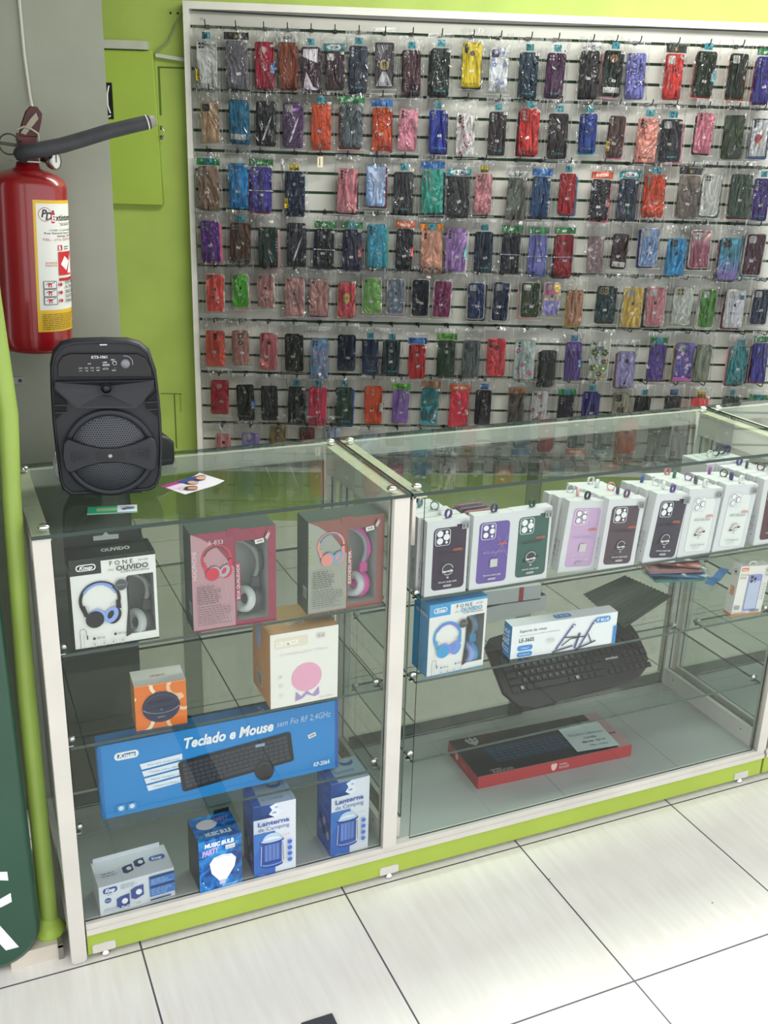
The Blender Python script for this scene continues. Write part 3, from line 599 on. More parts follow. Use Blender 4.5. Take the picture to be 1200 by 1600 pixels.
for i in range(4): F.poly([(.155+.007*i,.34+.105*i),(.325,.31+.105*i),(.325,.39+.105*i),(.162+.007*i,.42+.105*i)],'dfe8f2',False)
F.k+=1
for i,tx in enumerate(('Sensor optico de alta precisao','Teclado padrao ABNT2','Nano receptor USB','Compativel com Windows e Mac')): F.text(tx,.185+.006*i,.385+.105*i,.030,'7a94b0',w=.13,step=False)
F.k+=1
kb_print(F,.315,.44,.775,.83,.10,'101216','343a46')
F.rect(.63,.40,.67,.44,'8ca0c0'); F.disc(.665,.79,.042,'1a1d24',1.25,20); F.arc(.665,.79,.028,.004,'3a404c',30,150,1.2)
for x in (.055,.098): F.rrect(x,.84,x+.033,.93,.005,'4a9ad8'); F.disc(x+.0165,.885,.010,'dde8f0')
F.text('KP-2064',.885,.90,.062,'e8f0f8',w=.072,bold=.02)
T=topf(mb,w,d,h); T.rect(.74,.3,.86,.75,'a8b8c8'); T.rect(.86,.2,.955,.8,'b8c0c8')
for i in range(16): T.rect(.865+.0055*i,.25,.8675+.0055*i,.6,'202020',False)
T.text('S',.66,.7,.5,'a8c0d8'); T.text('KEYBOARD AND MOUSE',.75,.62,.2,'506880',w=.1)
b=mb.build('carton',t); mb=MB(); mb.box(-.002,.004,.006,0,.03,h-.006,bl); mb.build('end_flap',b)
sticker(t,w*.88,h*.56,.018,.010,15)
# small desk-speaker carton
t=thing('speaker_carton','small white and blue box printed with two desk speakers, leftmost on the counter floor','speaker box',(.066,.019,SH['D']),R_(2.6))
w,h,d=.156,.071,.082
mb=MB(); wm=M('d8dce2',.4); mb.box(0,0,0,w,d,h,wm)
F=front(mb,w,h); F.bg='2c50a0'
def spk_icon(F,x,y,s,back=False):
    a=F.W/F.H; c='3c4c94' if not back else '3a4270'
    F.poly([(x,y),(x+s*.35,y-.04*a*s*4),(x+s,y-.06*a*s*4),(x+s,y+s*a*.75),(x+s*.35,y+s*a*1.0),(x,y+s*a*.8)],c); F.disc(x+s*.62,y+s*a*.36,s*.24,'e8ecf2',1.1)
F.rrect(.05,.08,.24,.28,.04,'2c50a0'); F.text('Knup',.08,.235,.12,'f0f0f0',w=.13,bold=.05,shear=.3); greek(F,.1,.32,.22,1,'8a90a0',.02,.03)
F.disc(.11,.52,.042,'3a58a0'); F.text('Mini',.085,.55,.06,'e0e4f0',w=.05)
spk_icon(F,.22,.55,.17); spk_icon(F,.41,.36,.17); greek(F,.28,.09,.56,3,'8088a0',.015,.06)
F.rect(.66,.08,1,.80,'3a78c4'); F.rect(.66,.08,1,.16,'1c3a6c'); F.rect(.66,.42,1,.50,'1c3a6c'); greek(F,.68,.20,.98,4,'a8c4ea',.02,.05); greek(F,.68,.54,.98,4,'a8c4ea',.02,.06,seed=6)
F.rect(.66,.88,.94,.93,'3a4a80')
for i in range(5): F.rrect(.06+.07*i,.80,.10+.07*i,.90,.006,'b0b4c0')
F.text('usb',.47,.86,.06,'707890',w=.06)
T=topf(mb,w,d,h); T.bg='2c50a0'; spk_icon(T,.36,.48,.14,True); spk_icon(T,.53,.36,.14,True); T.rrect(.73,.36,.95,.56,.05,'4a68b0'); T.text('Knup',.77,.52,.10,'e8e8f0',w=.13,bold=.05); greek(T,.08,.55,.34,2,'8890a0',.03,.10)
mb.build('carton',t)
mb=MB(); mb.box(.004,d-.004,h,w*.93,d-.003,h+.012,wm); mb.build('lid_flap',t)
# music bulb box
def glow_mat():
    m=bpy.data.materials.new('bulb_print'); m.use_nodes=True; nt=m.node_tree; b=nt.nodes['Principled BSDF']; b.inputs['Roughness'].default_value=.25
    tc=nt.nodes.new('ShaderNodeTexCoord'); nz=nt.nodes.new('ShaderNodeTexNoise'); nz.inputs['Scale'].default_value=28; nz.inputs['Distortion'].default_value=1.5
    r=nt.nodes.new('ShaderNodeValToRGB'); e=r.color_ramp.elements; e[0].position=.35; e[0].color=(*lin('103a7c'),1); e[1].position=.7; e[1].color=(*lin('3aa0dc'),1)
    x=e.new(.5); x.color=(*lin('1c6cb8'),1)
    nt.links.new(tc.outputs['Object'],nz.inputs[0]); nt.links.new(nz.outputs[0],r.inputs[0]); nt.links.new(r.outputs[0],b.inputs[0]); return m
t=thing('bulb_carton','dark blue party light bulb box between the white speaker box and the lantern boxes','bulb box',(.272,.010,SH['D']),R_(2))
w,h,d=.094,.129,.085
gm=glow_mat(); mb=MB(); mb.box(0,0,0,w,d,h,{'*':M('16181e',.3),'front':gm,'top':gm})
F=front(mb,w,h); F.text('MUSIC BULB',.14,.14,.075,'e8f0f8',w=.68,bold=.05,shear=.1); F.text('PARTY',.08,.30,.10,'b8a8dc',w=.42,bold=.06,rot=8,shear=.3)
F.rect(.62,.17,.84,.25,'dcdcd4'); F.text('LED E27',.64,.235,.04,'506070',w=.18)
F.poly([(.24,.46),(.34,.36),(.55,.33),(.76,.36),(.86,.46),(.82,.62),(.70,.76),(.62,.85),(.48,.87),(.40,.78),(.28,.66)],'eceaf0'); F.arc(.56,.39,.14,.03,'8ca8c8',10,170,.3); F.rect(.46,.83,.60,.92,'b8c0d4')
F.disc(.08,.80,.02,'a8d0f0'); F.disc(.90,.72,.02,'a8d0f0'); F.disc(.14,.9,.013,'c8e0f8'); F.text('Bluetooth',.52,.955,.03,'c8d8f0',w=.36)
T=topf(mb,w,d,h); T.text('MUSIC BULB',.22,.85,.14,'d0dce8',w=.6,bold=.05); T.disc(.35,.38,.24,'dcd8e0',.75); T.text('PARTY',.55,.34,.14,'9c7cc0',w=.34,bold=.05)
L=leftf(mb,d,h); greek(L,.15,.12,.85,12,'7a7e84',.012,y1=.9); 
b=mb.build('carton',t); mb=MB(); mb.box(w*.62,d-.003,h,w*.98,d-.001,h+.009,M('14161c',.4)); mb.build('lid_flap',b)
# lantern boxes
def lantern(label,loc,rz,w,h,d):
    t=thing('lantern_carton',label,'lantern box',loc,rz,)
    mb=MB(); mb.box(0,0,0,w,d,h,{'*':M('2a50a8',.35),'front':M('d9dee8',.35),'top':M('a8b8c8',.35),'right':M('ccd2da',.4)})
    F=front(mb,w,h); F.rect(0,0,.50,.19,'2f62b4',False); F.poly([(.0,.0),(.36,.0),(.46,.06),(.36,.10),(.52,.19),(0,.19)],'2a5cb0')
    F.poly([(.38,.03),(.52,.0),(.64,.03),(.58,.085),(.68,.12),(.52,.20),(.36,.14),(.44,.085)],'e0e6f0'); F.text('Wi',.50,.065,.02,'4a68a8',bold=.03); F.text('USB',.44,.135,.02,'4a68a8',bold=.03)
    F.rect(0,.36,.0,.36,'ffffff'); F.poly([(0,.385),(.50,.385),(.50,1),(0,1)],'2a62b8'); F.poly([(0,.70),(.25,.50),(.50,.42),(.50,.385),(0,.385)],'3470c0')
    F.text('Lanterna',.10,.285,.060,'3a5cae',w=.74,bold=.025); F.text('de Camping',.10,.36,.052,'5a70a8',w=.74)
    # printed lantern: dome, body, ribs, base
    F.disc(.42,.505,.22,'c0d4ea',.85,0,20,0,180); 
    for i in range(5): F.poly([(.25+.07*i,.50),(.29+.07*i,.46+.01*(i%2)),(.31+.07*i,.50)],'8aa4cc' if i%2 else 'e8f0f8',False)
    F.k+=1
    F.disc(.42,.52,.29,'24408c',.28); F.disc(.42,.505,.26,'b4c8e4',.22); F.disc(.42,.495,.2,'dce6f2',.4,0,20,0,180)
    F.rect(.19,.545,.65,.86,'2a4a98'); F.rect(.23,.56,.61,.80,'5c7cc0')
    for i in range(5): F.rect(.23+.09*i,.56,.245+.09*i,.81,'26458f',False)
    F.k+=1
    F.disc(.42,.86,.26,'24408c',.30); F.disc(.42,.84,.24,'7c9cd4',.22); F.disc(.42,.83,.22,'2a4a98',.2); F.line([(.17,.56),(.15,.84)],.012,'c8d4e8'); F.line([(.67,.55),(.69,.82)],.012,'2a4078')
    for i in range(4): F.disc(.84,.575+.085*i,.058,'3c68c0'); F.rect(.78,.61+.085*i,.90,.617+.085*i,'a8b4cc',False)
    F.text('Luz LED',.70,.455,.018,'c88878',w=.14); F.text('BATERIA',.10,.97,.014,'8ab0e4')
    L=leftf(mb,d,h)
    for i in range(9): L.rect(.12,.10+.045*i,.12+.06*(i*5%7+6),.108+.045*i,'8aa4d8',False)
    L.k+=1
    for i in range(6): L.disc(.25+.28*(i%3),.62+.14*(i//3),.09,['26282e','c88890','28303c','707c98','202430','a8a0a0'][i],1.4)
    T=topf(mb,w,d,h); T.text('Lanterna',.25,.62,.13,'6a80a8',w=.5,bold=.02); T.text('de Camping',.25,.82,.11,'7a8ca8',w=.5); T.disc(.68,.22,.17,'4a64a0',.8); T.disc(.68,.14,.14,'b8c4d4',.6); T.rect(0,0,.18,1,'3a5cae')
    mb.build('carton',t); return t
lantern('blue and white camping lantern box next to the dark blue bulb box',(.394,.017,SH['D']),R_(-.9),.095,.180,.085)
lantern('blue and white camping lantern box, the rightmost, beside the middle post',(.573,.019,SH['D']),R_(1.5),.092,.192,.085)
# ---------------------------------------------------------------- second bay
# laptop stand carton
t=thing('stand_carton','long white and blue laptop stand box on the middle shelf above the black keyboard','stand box',(1.018,.040,SH['B']),R_(-3))
w,h,d=.281,.083,.038
mb=MB(); mb.box(0,0,0,w,d,h,{'*':M('e6e8ea',.4),'front':M('eceef0',.35),'left':M('2a8ad4',.4)})
F=front(mb,w,h); F.text('Suporte de mesa',.07,.22,.085,'32363c',w=.25,bold=.01); F.text('Suporte universal para TABLET e NOTEBOOK',.07,.33,.035,'8a9098',w=.38); F.text('LE-360S',.07,.52,.12,'26282c',w=.14,bold=.015)
F.rrect(.06,.62,.20,.78,.02,'2a8ad4'); F.rrect(.06,.82,.20,.97,.02,'2a8ad4'); F.text('TABLET',.09,.73,.05,'d8e8f4',w=.08); F.text('NOTEBOOK',.08,.92,.05,'d8e8f4',w=.1)
F.rrect(.78,.08,.93,.25,.025,'2a8ad4'); F.text('iT BLUE',.795,.21,.085,'e8f4fc',w=.12,bold=.03); F.rect(.97,.42,1,1,'2a8ad4')
st='5c6290'
F.line([(.42,.90),(.56,.24)],.017,st); F.line([(.64,.97),(.76,.22)],.017,st); F.line([(.60,.94),(.64,.48)],.02,'4a4e78'); F.line([(.39,.96),(.58,.85)],.014,'3a3e5c'); F.line([(.60,1-.01),(.80,.80)],.014,'3a3e5c'); F.line([(.50,.55),(.70,.62)],.010,'26282e'); F.line([(.47,.80),(.55,.62),(.64,.60)],.010,'26282e'); F.line([(.72,.55),(.76,.85)],.010,'26282e'); F.arc(.57,.22,.014,.010,st,0,270); F.arc(.77,.20,.014,.010,st,0,270)
F.rect(.33,.52,.395,.62,'d8d4cc')
L=leftf(mb,d,h); L.text('iT BLUE',.68,.85,.35,'d8ecfa',w=.68*h/d,rot=90,bold=.03)
T=topf(mb,w,d,h); T.rrect(.42,.25,.58,.75,.02,'3a8cd0'); T.text('iT BLUE',.44,.62,.3,'e8f0f8',w=.12)
mb.build('carton',t)
# black full-size keyboard leaning
KA=math.atan2(.118,.150)
t=thing('computer_keyboard','black full-size keyboard tilted up on the lower shelf under the white stand box','keyboard',(1.075,.112,SH['C']+.003),0,rot=(R_(36),0,R_(-1)))
w,d=.462,.215
mb=MB(); ol=[(.0,.055),(.03,.012),(.075,0),(.15,.006),(.36,.020),(.40,.022),(.445,.05),(w,.085),(w,.150),(.445,.205),(.40,.225),(.36,.222),(.10,.215),(.02,.205),(0,.185)]
mb.prism([(x,z) for x,z in ol],0,.016,M('17191c',.5),.003); mb.xform(Matrix(((1,0,0,0),(0,0,1,0),(0,-1,0,.016),(0,0,0,1))))
kb=mb.build('body',t)
mb=MB(); KM=M('1e2023',.45)
def key(x,y,kw,kh=.0155): 
    s=len(mb.v); mb.add([(x,y,.016),(x+kw,y,.016),(x+kw,y+kh,.016),(x,y+kh,.016),(x+.0012,y+.001,.0195),(x+kw-.0012,y+.001,.0195),(x+kw-.0012,y+kh-.002,.0195),(x+.0012,y+kh-.002,.0195)],[(4,5,6,7),(0,1,5,4),(1,2,6,5),(2,3,7,6),(3,0,4,7)],KM)
LG=Face(mb,lambda x,y,k:(x,y,.0197+k*.0001),1,1); pm='b8bcc0'
rows=[(.045,'ZXCVBNM,.;/'),(.0645,'ASDFGHJKLC~]'),(.084,'QWERTYUIOP[ '),(.1035,'1234567890-=')]
for r,(y,s) in enumerate([(.105+.0,'QWERTYUIOP'),(.0855,'ASDFGHJKLC'),(.066,'ZXCVBNM<>;')]):
    off=[.050,.054,.062][r]
    key(.022,y,off-.024)
    for i in range(13-r):
        x=off+i*.0193; key(x,y,.0175)
        if i<len(s): LG.fn=(lambda X,Y,k,x=x,y=y:(x+.006+X*.1,y+.014-Y*.1,.0197)); LG.text(s[i],0,.07,.045,pm,step=False)
    key(off+(13-r)*.0193,y,.310-(off+(13-r)*.0193)-.002)
for i in range(15): key(.022+i*.0193,.1245,.0175)
for i in range(13): key(.022+i*.0222,.152,.0185,.012)
for x,kw in ((.022,.024),(.048,.018),(.068,.018),(.088,.105),(.195,.018),(.215,.018),(.235,.018),(.255,.018),(.275,.030)): key(x,.0465,kw)
for i in range(3):
    for y in (.1245,.105): key(.320+i*.0193,y,.0175)
    key(.320+i*.0193,.152,.0175,.012)
    key(.320+i*.0193,.0465,.0175)
key(.3393,.066,.0175)
for i in range(4):
    for y in (.1245,.105,.0855,.066,.0465): key(.383+i*.0185,y,.0165)
mb.build('keys',kb)
mb=MB(); G=Face(mb,lambda X,Y,k:(.322+X*.05,.0985-Y*.012,.0164+k*.0002),.05,.012); G.text('evolut',.1,.9,.6,'c8ccd0',w=.8,bold=.03,step=False)
G.fn=lambda X,Y,k:(.050+X*.008,.060-Y*.008,.0199); G.rect(0,0,.45,.45,pm,False); G.rect(.55,0,1,.45,pm,False); G.rect(0,.55,.45,1,pm,False); G.rect(.55,.55,1,1,pm,False)
G.fn=lambda X,Y,k:(.217+X*.008,.060-Y*.008,.0199); G.rect(0,0,.45,.45,pm,False); G.rect(.55,0,1,.45,pm,False); G.rect(0,.55,.45,1,pm,False); G.rect(.55,.55,1,1,pm,False)
tag(mb.build('printed_logo',kb),'white printed logo')
mb=MB()
for x in (.06,.40): mb.box(x,.185,-.010,x+.02,.20,0,M('141618',.5))
mb.build('flip_foot',kb)
kb.scale=(.965,1,1)
t=thing('display_stand','clear plastic stand holding up the black keyboard','stand',(1.20,.10,SH['C']),0)
mb=MB(); q=CLEAR
mb.box(0,.0,0,.20,.003,.022,q); mb.box(0,.003,0,.20,.16,.003,q); mb.box(.01,.155,.003,.19,.158,.10,q); mb.build('acrylic_sheet',t)
# clear bag beside the keyboard
def crumple(w,h,seed,amp=.004,nx=10,ny=12):
    rnd=random.Random(seed); mb=MB(); vs=[];fs=[]
    for j in range(ny+1):
        for i in range(nx+1):
            e=min(i,nx-i,j,ny-j); vs.append((w*(i/nx-.5),rnd.uniform(-amp,amp)*(.3 if e==0 else 1)-.003*min(e,2),h*(j/ny-.5)))
    for j in range(ny):
        for i in range(nx): a=j*(nx+1)+i; fs+= [(a,a+1,a+nx+2),(a,a+nx+2,a+nx+1)]
    mb.add(vs,fs,BAG); return mb
o=crumple(.16,.13,4,.005).build('plastic_bag',None,(1.62,.26,.372),(R_(-22),0,R_(4))); tag(o,'empty clear plastic bag standing right of the black keyboard','plastic bag')
# gaming keyboard carton
t=thing('gaming_keyboard_carton','flat black and red gaming keyboard box lying on the counter floor','keyboard box',(1.008,.126,SH['D']),R_(-2))
w,d,h=.457,.176,.034
mb=MB(); rd=M('b03a3c',.4); mb.box(0,0,0,w,d,h,{'*':rd,'top':M('1a1d20',.35)})
F=topf(mb,w,d,h); F.rect(.91,0,1,1,'b49090'); F.rect(0,.985,1,1,'c07878'); F.rect(.92,.60,.985,.63,'504040')
kb_print(F,.14,.36,.80,.78,.0,'17222e','26405c')
for r in range(4):
    for i in range(14): F.line([(.17+.044*i,.46+.075*r),(.195+.044*i,.46+.075*r)],.0016,'6a9ac0',False)
F.k+=1
F.text('evolut',.09,.915,.035,'b8a8a8',w=.07,bold=.02); F.text('RANGER',.10,.985-.0,.06,'a8a0a0',w=.13,bold=.01)
F.poly([(.085,.10),(.10,.04),(.11,.10),(.125,.02),(.14,.10),(.155,.04),(.165,.10),(.16,.18),(.13,.26),(.10,.19)],'a8a4a4'); F.rect(.105,.12,.12,.145,'1a1d20',False); F.rect(.135,.12,.15,.145,'1a1d20')
G=front(mb,w,h); G.poly([(.46,.30),(.47,.15),(.476,.28),(.48,.10),(.484,.28),(.49,.15),(.50,.30),(.495,.65),(.48,.85),(.465,.65)],'e8c8c4'); G.text('evolut',.515,.42,.16,'e0b8b4',w=.05,bold=.03); G.text('RANGER',.515,.75,.25,'e0b8b4',w=.065)
L=leftf(mb,d,h); L.disc(.3,.45,.05,'e0b8b4'); greek(L,.45,.4,.7,2,'d09490',.05,.2)
mb.build('carton',t)
for x,y in ((.355,.012),(.395,.015)):
    mb=MB(); T=topf(mb,.018,.008,0); T.rect(0,0,1,1,'d4cccc'); T.rect(.2,.3,.8,.6,'a89898'); mb.build('price_sticker',t,(x,y+.01,h+.0015),(0,0,R_(12)))
n=thing('price_note','handwritten white price note taped on the gaming keyboard box','note',(1.305,.130,SH['D']+h+.0035),R_(-6))
mb=MB(); w2,d2=.125,.12; mb.box(0,0,0,w2,d2,.0004,M('c4d0d0',.5)); F=topf(mb,w2,d2,.0004)
F.text('TECLADO LUMINOSO',.08,.42,.07,'4a4c58',w=.84); F.text('GAMER',.38,.58,.07,'4a4c58',w=.3); F.text('R$ 146',.28,.73,.065,'4a4c58',w=.24); F.rect(.26,.70,.54,.715,'30323c'); F.text('R$ 99',.60,.73,.065,'4a4c58',w=.22); F.text('Obs.: a vista',.38,.88,.065,'4a4c58',w=.42)
mb.build('note_sheet',n)
# flat boxes behind the light blue headphone box
t=thing('flat_carton','grey white flat box with black top edge, behind the light blue headphone box','box',(1.055,.225,SH['B']),R_(5))
mb=MB(); mb.box(0,0,0,.185,.05,.043,{'*':M('b8bcbc',.4),'top':M('26282a',.4)}); T=topf(mb,.185,.05,.043); greek(T,.1,.3,.7,2,'707478',.06,.3); mb.build('carton',t)
t=thing('flat_carton','white flat box with a red stripe stacked on the black-topped box','box',(1.045,.232,SH['B']+.0435),R_(-3))
mb=MB(); mb.box(0,0,0,.165,.045,.040,{'*':M('bcc0c2',.4),'bot':M('303234',.4)}); F=front(mb,.165,.04); F.rect(.62,0,.70,1,'a03438'); F.rect(0,.93,1,1,'303234'); mb.build('carton',t)
# corrugated dark sheet
mb=MB(); n=36; vs=[];fs=[]
A,B,C_,D_=[Vector(p) for p in ((1.36,.075,0),(1.385,.285,0),(1.565,.350,0),(1.60,.190,0))]
for j in range(n+1):
    v=j/n; p=A.lerp(B,v); q=D_.lerp(C_,v); z=.0022*math.sin(v*n*1.05*math.pi/1.5)
    for i in range(7): w_=p.lerp(q,i/6); vs+=[(w_.x,w_.y,SH['B']+.006+z),(w_.x,w_.y,SH['B']+.0035+z)]
m=14
for j in range(n):
    for i in range(6):
        a=j*m+2*i; fs+=[(a,a+2,a+2+m,a+m),(a+1,a+1+m,a+3+m,a+3)]
for j in range(n): fs+=[(j*m,j*m+m,j*m+m+1,j*m+1),(j*m+12,j*m+13,j*m+m+13,j*m+m+12)]
fs+=[tuple([2*i for i in range(7)]+[2*i+1 for i in range(6,-1,-1)])]
mb.add(vs,fs,M('26342a',.6)); tag(mb.build('corrugated_sheet'),'dark green corrugated sheet lying behind the laptop stand box','sheet')
# pile of bagged phone cases on the shelf
pile=[('5ab0b4','turquoise',0,1.705,.300,8),('3a88c4','blue',.012,1.700,.305,-4),('d09aa4','pale pink',.024,1.690,.310,6),('c86a58','brick orange',.036,1.700,.330,-12),('a8b4b8','grey',.047,1.725,.325,14)]
for i,(c,nm,dz,x,y,rot) in enumerate(pile):
    t=thing('phone_case_pack',f'{nm} phone case in a clear bag, '+('bottom' if i==0 else 'top' if i==4 else ['second','third','fourth'][i-1])+' in the flat pile behind power bank','phone case',(x,y,SH['B']+.002+dz),R_(68+rot),'flat pile of bagged cases')
    mb=MB(); mb.prism(rr(.078,.16,.010),0,.009,M(c,.35),.002); mb.xform(Matrix(((1,0,0,0),(0,0,1,0),(0,-1,0,.009),(0,0,0,1)))); 
    mb.build('phone_case',t)
    mb=crumple(.10,.19,20+i,.003,8,10); mb.xform(Matrix(((1,0,0,0),(0,0,1,.0),(0,-1,0,.008),(0,0,0,1)))); mb.build('plastic_bag',t)
t=thing('ribbon_strap','folded bright blue strap hanging at the shelf edge by the case pile','strap',(1.745,.215,SH['B']+.001),R_(25))
mb=MB(); P=[(0,0,.006),(.02,.0,.012),(.05,0,.010),(.08,.0,.020),(.10,.0,.024)]
for a,b in zip(P,P[1:]): mb.add([(a[0],-.012,a[2]),(b[0],-.012,b[2]),(b[0],.012,b[2]),(a[0],.012,a[2])],[(0,1,2,3)],M('1c6cb4',.4)); mb.add([(a[0],-.012,a[2]-.003),(b[0],-.012,b[2]-.003),(b[0],-.012,b[2]),(a[0],-.012,a[2])],[(0,1,2,3)],M('1c6cb4',.4))
mb.build('strap_band',t)
t=thing('dark_pouch','flat black pouch lying behind the power bank box','pouch',(1.66,.335,SH['B']+.066),R_(-6))
mb=MB(); mb.prism(rr(.15,.08,.015,5,.075,.0),0,.012,M('15181a',.6),.003); mb.xform(Matrix(((1,0,0,0),(0,0,1,0),(0,-1,0,.012),(0,0,0,1)))); mb.build('pouch_body',t)
# power bank carton
t=thing('power_bank_carton','small white and orange power bank box standing on the middle shelf','power bank box',(1.672,.044,SH['B']),0,rot=(0,R_(3.5),R_(-4)))
w,h,d=.093,.138,.030
mb=MB(); mb.box(0,0,0,w,d,h,{'*':M('e2e0da',.4),'bot':M('c08050',.4)})
F=front(mb,w,h); F.rect(0,.95,1,1,'c08458'); F.rect(.04,.03,.28,.10,'dc7c40'); F.text('inova',.07,.085,.035,'f0dccc',w=.17,bold=.03); greek(F,.04,.15,.45,2,'9a9a94',.008,.03); F.rect(.26,.175,.50,.185,'d89060'); F.rrect(.04,.215,.24,.25,.02,'b8b8b0')
F.rrect(.33,.17,.78,.90,.06,'8a90c8'); F.rrect(.36,.30,.75,.86,.04,'b4c0d8'); 
for x,y in ((.43,.22),(.43,.30),(.54,.255)): F.disc(x,y,.05,'22244a')
F.disc(.55,.315,.02,'22244a'); F.text('inova',.48,.62,.015,'8090b0'); F.rrect(.04,.78,.20,.86,.02,'9a9a98'); F.text('Power Bank',.03,.935,.03,'8a8a84',w=.42); F.text('10000',.58,.925,.055,'6a6a66',w=.3,bold=.02)
F.rrect(.86,.06,.95,.12,.01,'a8a49a'); F.disc(.905,.18,.035,'b4b0a8'); greek(F,.86,.35,.94,6,'b0aca4',.02,.06)
L=leftf(mb,d,h); L.arc(.5,.14,.26,.04,'808080'); L.disc(.5,.14,.13,'303030'); L.rect(.25,.42,.75,.60,'dc7c40'); L.text('inova',.62,.59,.12,'f0d8c4',w=.16*h/d,rot=90); L.rect(0,.95,1,1,'c08458')
mb.build('carton',t); mb=MB(); mb.tube([(w*.35,.012,h),(w*.42,.013,h+.006),(w*.55,.013,h+.006),(w*.62,.012,h)],.0025,M('d8d8d4',.5),8); mb.build('carry_loop',t)
# ---------------------------------------------------------------- phone case boxes on the top shelf of the second bay
PBH=.172
def magsafe(F,cx,cy,s,c1,c2):
    F.arc(cx,cy,s,s*.16,c1); F.disc(cx,cy,s*.80,c2); F.poly([(cx-s*1.5,cy+s*.30),(cx+s*1.5,cy-.20*s),(cx+s*1.5,cy+s*.05),(cx-s*1.5,cy+s*.55)],'14141a' if c2!='14141a' else '202024'); F.text('Magsafe',cx-s*1.0,cy+s*.33,s*.22,'f0f0f0',w=s*2.0,bold=.04,rot=6)
    F.rect(cx-s*.2,cy+s*.75,cx+s*.2,cy+s*.95,c1)
def phone_box(label,x,y,case,size,kind,lean=0,rz=0,w=.100,h=PBH,d=.026,group=None,outline=None,art=True):
    t=thing('phone_case_carton',label,'phone case box',(x,y,SH['A']),0,group,rot=(0,R_(lean),R_(rz)))
    mb=MB(); wm=M('d6d7d9',.4); mb.box(0,0,0,w,d,h,wm)
    if art:
        F=front(mb,w,h); 
        if kind in('mag','full'):
            F.rrect(.16 if kind=='mag' else .12,.10,.94 if kind=='mag' else .88,.93,.10,case); 
            if kind=='mag': F.rect(.70,.075,.94,.30,case)
        if kind=='win': F.rrect(.15,.10,.90,.93,.09,case); F.line([(.62,.3),(.9,.6)],.006,'a8a0c8',False); F.line([(.9,.3),(.4,.72)],.006,'a8a0c8')
        if kind=='ag': F.rrect(.17,.14,.87,.93,.10,'a4a8a8'); F.rrect(.178,.145,.862,.925,.092,'e2e5e3')
        # camera block
        F.rrect(.20,.115,.56,.335,.07,'dcdcdc' if kind!='ag' else 'c8cccc'); F.rrect(.215,.122,.545,.328,.06,case if kind!='ag' else 'dfe2e0')
        lens='ececf0'
        for px,py in ((.31,.175),(.31,.27),(.46,.222)): F.disc(px,py,.074,'26262a' if kind in('ag','win') else 'e8e8ec'); F.disc(px,py,.063,lens)
        F.disc(.46,.155,.035,lens); F.disc(.46,.29,.03,lens)
        F.text('molho',.64,.395,.016,'d8683c',w=.20,bold=.03); F.rect(.62,.403,.86,.412,'d8683c')
        if kind!='win': F.text('AG-GLASS',.28,.465,.038,'9aa0a4' if kind=='ag' else '3a2434',w=.50,bold=.01,shear=.2); magsafe(F,.52,.655 if kind!='ag' else .63,.125 if kind=='mag' else .105,'b8b8b8','30283a' if kind!='ag' else 'd8c8c0')
        else: F.text('AG-GLASS',.26,.52,.035,'a8a0c8',w=.5); F.rrect(.46,.60,.64,.71,.01,'c8c8c4')
        F.text('TPU+PC SLIM CASE',.30,.83,.022,'d0d0d8' if kind!='ag' else 'a0a4a4',w=.44,bold=.02); F.rrect(.42,.855,.62,.885,.02,'a8a8b0' if kind!='ag' else 'd8dcda')
        if size: F.rect(.80,.035,.985,.135,'9a9ca0'); F.text(size,.83,.115,.040,'2c2e32',w=.11,bold=.03); F.text('iPhone',.83,.065,.013,'40444a',w=.12)
    L=leftf(mb,d,h); L.text('PC SLIM CASE',.60,.80,.16,'a4a4a8',w=.24*h/d,rot=90); L.disc(.5,.85,.07,'707074')
    mb.build('carton',t); return t
def loop(parent,x,y,z,c,a=0,r=.0095):
    mb=MB(); n=14; vs=[];fs=[]
    for i in range(n):
        q=2*math.pi*i/n
        for yy in (-.003,.003):
            for rr_ in (r,r-.0016): vs.append((rr_*math.cos(q),yy,r*.9+rr_*math.sin(q)*1.1))
    for i in range(n):
        j=(i+1)%n; fs+=[(4*i,4*j,4*j+2,4*i+2),(4*i+1,4*i+3,4*j+3,4*j+1),(4*i,4*i+1,4*j+1,4*j),(4*i+2,4*j+2,4*j+3,4*i+3)]
    mb.add(vs,fs,M(c,.5),True); return mb.build('pull_loop',parent,(x,y,z),(0,0,R_(a)))
CB=[ # x, kind, case colour, size, lean, name, loop colours of the boxes behind, front to back
 (.781,'mag','2c1a38','11',0,'dark purple',['5a3a8c','e8e8e8','3c6c6c','8ca4b0','20221f'],-.5),
 (.890,'win','64509c','',0.5,'lilac purple',['3a2468'],-.5),
 (.988,'mag','2a5850','11',0,'dark green',['1c4a34'],.6),
 (1.130,'win','c4a4c8','',5,'pale pink',['1c2030','e8b8b8','e0e0e0'],0),
 (1.226,'full','4a3844','12',4,'brownish black',['6a4a70','4a3a6c','e89098','e8e8e8','e8e8e8'],-1),
 (1.352,'mag','2a2238','12',6.5,'blackish purple',['5a3a90','ececec','e8e8e8','2a5c9c'],1),
 (1.454,'ag','dfe2e0','13',4,'white with a clear case, left',['e0e0e0','505858','8a50a0','206848','d88890'],.4),
 (1.560,'ag','dfe2e0','14',5,'white with a clear case, right',['e8e8e8','2a2c70','22242c','a04aa0'],0),
 (1.690,'mag','4a1a22','14',1,'dark red',['6a4468','e8e8e8','6a2844','1c3a34','4a3a90'],1)]
